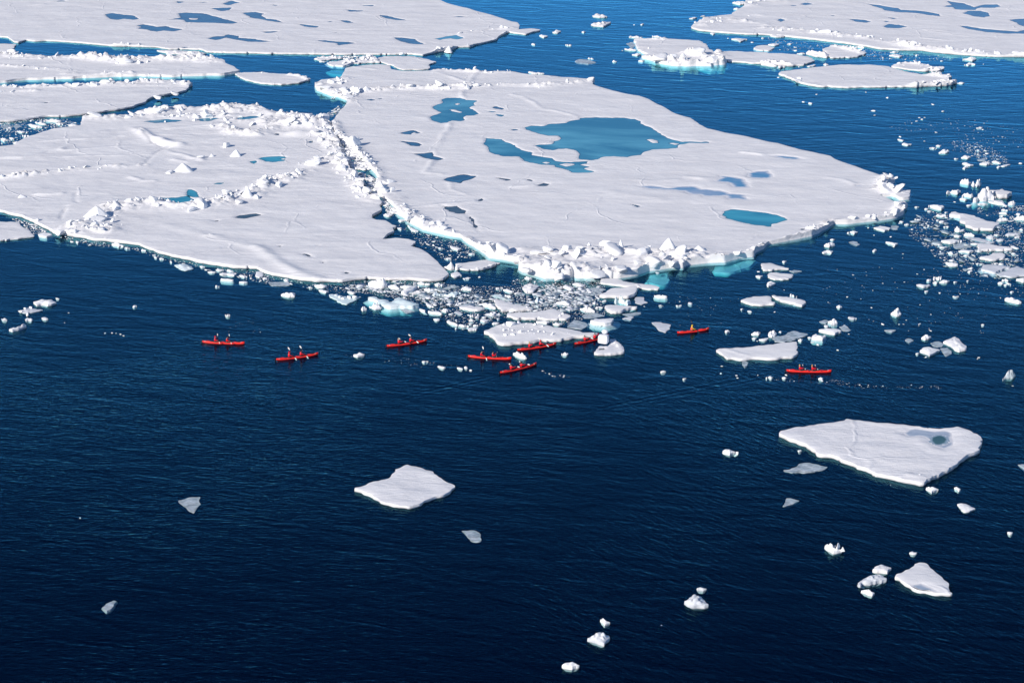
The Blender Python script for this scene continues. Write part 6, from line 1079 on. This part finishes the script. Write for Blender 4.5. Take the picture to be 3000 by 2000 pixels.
KAYAKS = [  # stern, bow (photo pixels), label, short name, crew: (pose, cover, material, wording)
 ((589, 1003.5), (721, 1008.5), 'red two-seat kayak farthest from the ice, over deep open water', 'the outermost kayak', (('A', 'hood', 'hood_red', 'red hood'), ('A', 'hat', 'hat_black', 'black hat'))),
 ((810.5, 1056), (932, 1039.5), 'red two-seat kayak with two white blades raised above its paddlers, alone', 'the kayak with raised blades', (('B', 'hood', 'hood_red', 'red hood'), ('B', 'hair', 'hair_dark', 'dark hair'))),
 ((1135.7, 1016), (1249, 1000), 'red two-seat kayak with a beige hat behind and a black hat ahead', 'the beige-hat kayak', (('C', 'hat', 'hat_beige', 'beige hat'), ('A', 'hat', 'hat_black', 'black hat'))),
 ((1370, 1046), (1500, 1053.5), 'red two-seat kayak with one blade held straight up, beside the snowy lump', 'the upright-blade kayak', (('B', 'hat', 'hat_black', 'black hat'), ('C', 'hat', 'hat_black', 'black hat'))),
 ((1520, 1027), (1626, 1010.5), 'red two-seat kayak passing close along the long white floe', 'the kayak along the floe', (('E', 'hair', 'hair_blond', 'fair hair'), ('A', 'hood', 'hood_red', 'red hood'))),
 ((1467, 1094), (1570.5, 1069.5), 'red two-seat kayak just in front of the snowy lump, lowest of the bunch', 'the lowest kayak', (('C', 'hat', 'hat_black', 'black hat'), ('C', 'hair', 'hair_dark', 'dark hair'))),
 ((1681.5, 1010.5), (1785, 986), 'red two-seat kayak with its bow hidden behind the ice cube', 'the kayak at the ice cube', (('C', 'hat', 'hat_grey', 'dark grey hat'), ('D', 'hat', 'hat_grey', 'grey hat'))),
 ((2306, 1088), (2434, 1090.5), 'red two-seat kayak trailing a wake in front of the paving slab floe', 'the wake kayak', (('C', 'hair', 'hair_blond', 'blond hair'), ('C', 'hair', 'hair_auburn', 'auburn hair'))),
 ((1980, 977.5), (2081, 966), 'red one-seat kayak of the guide in yellow', "the solo kayak", (('B', 'hood', 'hood_yellow', 'yellow hood'),)),
]
KPOS = []
for stern, bow, label, short, crew in KAYAKS:
    a, b = ground(np.array([stern, bow])); solo = len(crew) == 1
    k = first_or_clone(KS if solo else KT); mid = (a+b)/2; yaw = math.atan2(b[1]-a[1], b[0]-a[0])
    k.location = (mid[0], mid[1], .03); k.rotation_euler = (0, 0, yaw); k.name = 'kayak'
    tag(k, label, 'kayak', G_K); KPOS.append((short, (np.array(stern)+np.array(bow))/2))
    Mk = Matrix.Translation(k.location) @ Matrix.Rotation(yaw, 4, 'Z')
    for n, (kind, cover, cm, word) in enumerate(crew):
        sx = -.22 if solo else (-1.22, .50)[n]
        p, P = make_person(kind, 'jacket_yellow' if solo else 'jacket_red', cover, cm, vest=solo)
        p.matrix_world = Mk @ Matrix.Translation((sx, 0, .06))
        if solo: tag(p, 'person in a yellow jacket and orange vest paddling the one-seat kayak', 'person', 'kayak paddlers')
        else: tag(p, 'person in red jacket and %s, %s %s' % (word, ('rear of' if n == 0 else 'front of'), short), 'person', 'kayak paddlers')
        pd = first_or_clone(PB if solo else PW); pd.name = 'paddle'
        q = Vector((0, 0, 1)).rotation_difference(P['ax'])
        pd.matrix_world = Mk @ Matrix.Translation(Vector((sx, 0, .06)) + P['pc']) @ q.to_matrix().to_4x4()
        tag(pd, 'black paddle raised by the guide in yellow' if solo else 'white-bladed paddle held in the %s seat of %s' % ('rear' if n == 0 else 'front', short), 'paddle', 'kayak paddles')

# ---------------------------------------------------------------- labels of the loose ice
def label_ice():
    marks = [(c['land'], np.array(c['c'])) for c in CHUNKS if c['land']] + [(s, np.array(p)) for s, p in KPOS]
    marks += [('the paving slab floe', np.array([2215., 1030.]))] if not any(m[0] == 'the paving slab floe' for m in marks) else []
    todo = {}
    for c in CHUNKS:
        o = c['o']; cat = {'ice_floe': 'ice floe', 'ice_slab': 'ice slab', 'ice_chunk': 'ice chunk'}[o.name.split('.')[0]]
        grp = {'ice floe': 'loose floes drifting off the pack', 'ice slab': 'translucent slabs of drifting ice', 'ice chunk': 'chunks of drifting ice'}[cat]
        tag(o, c['label'], cat, grp)
        if c['label']: continue
        d = [(float(np.hypot(*((m[1]-c['c'])*np.array((1, 2.2))))), i) for i, m in enumerate(marks)]; d.sort()
        near = marks[d[0][1]]; v = np.array(c['c']) - near[1]; v = v*np.array((1, 2.2)); vn_ = v/max(np.hypot(*v), 1e-6)
        best, bi = -9, None
        for dist, i in d[1:26]:
            w = (marks[i][1]-near[1])*np.array((1, 2.2)); cosv = float(v @ w/max(np.hypot(*v)*np.hypot(*w), 1e-6))
            sc_ = cosv - .0004*dist
            if np.hypot(*w) > 1.1*np.hypot(*v) and sc_ > best: best, bi = sc_, i
        far = marks[bi][0] if bi is not None and best > .2 else None
        todo.setdefault((near[0], far), []).append((d[0][0], c))
    words_ = 'first second third fourth fifth sixth seventh eighth ninth tenth eleventh twelfth thirteenth fourteenth fifteenth sixteenth'.split()
    for (near, far), L in todo.items():
        L.sort(key=lambda t: t[0])
        for k, (dd, c) in enumerate(L):
            size = 'tiny' if c['w'] < 13 else ('small' if c['w'] < 24 else 'mid-sized')
            look = 'clear' if c['t'] else ('grey' if c['mtl'] == 'grey_ice' else ('greenish' if c['mtl'] == 'green_ice' else 'white'))
            shape = 'lumpy' if c['lump'] >= .25 else ('flat' if c['w'] > 3.2*c['h'] else 'rounded')
            noun = {'ice floe': 'floe', 'ice slab': 'slab', 'ice chunk': 'chunk'}[c['o']['category']]
            n_ = words_[min(k, 15)]
            lab = '%s %s %s %s, %s out from %s' % (size, shape, look, noun, n_, near) if len(L) > 1 else '%s %s %s %s beside %s' % (size, shape, look, noun, near)
            if far: lab += (' towards %s' if len(L) > 1 else ', facing %s') % far
            else: lab += ', on its outer side'
            w = lab.split()
            if len(w) > 16: lab = lab.replace(' towards the ', ' towards ', 1).replace(size+' ', '', 1)
            if len(lab.split()) > 16: lab = lab.replace(shape+' ', '', 1)
            c['o']['label'] = lab
label_ice()
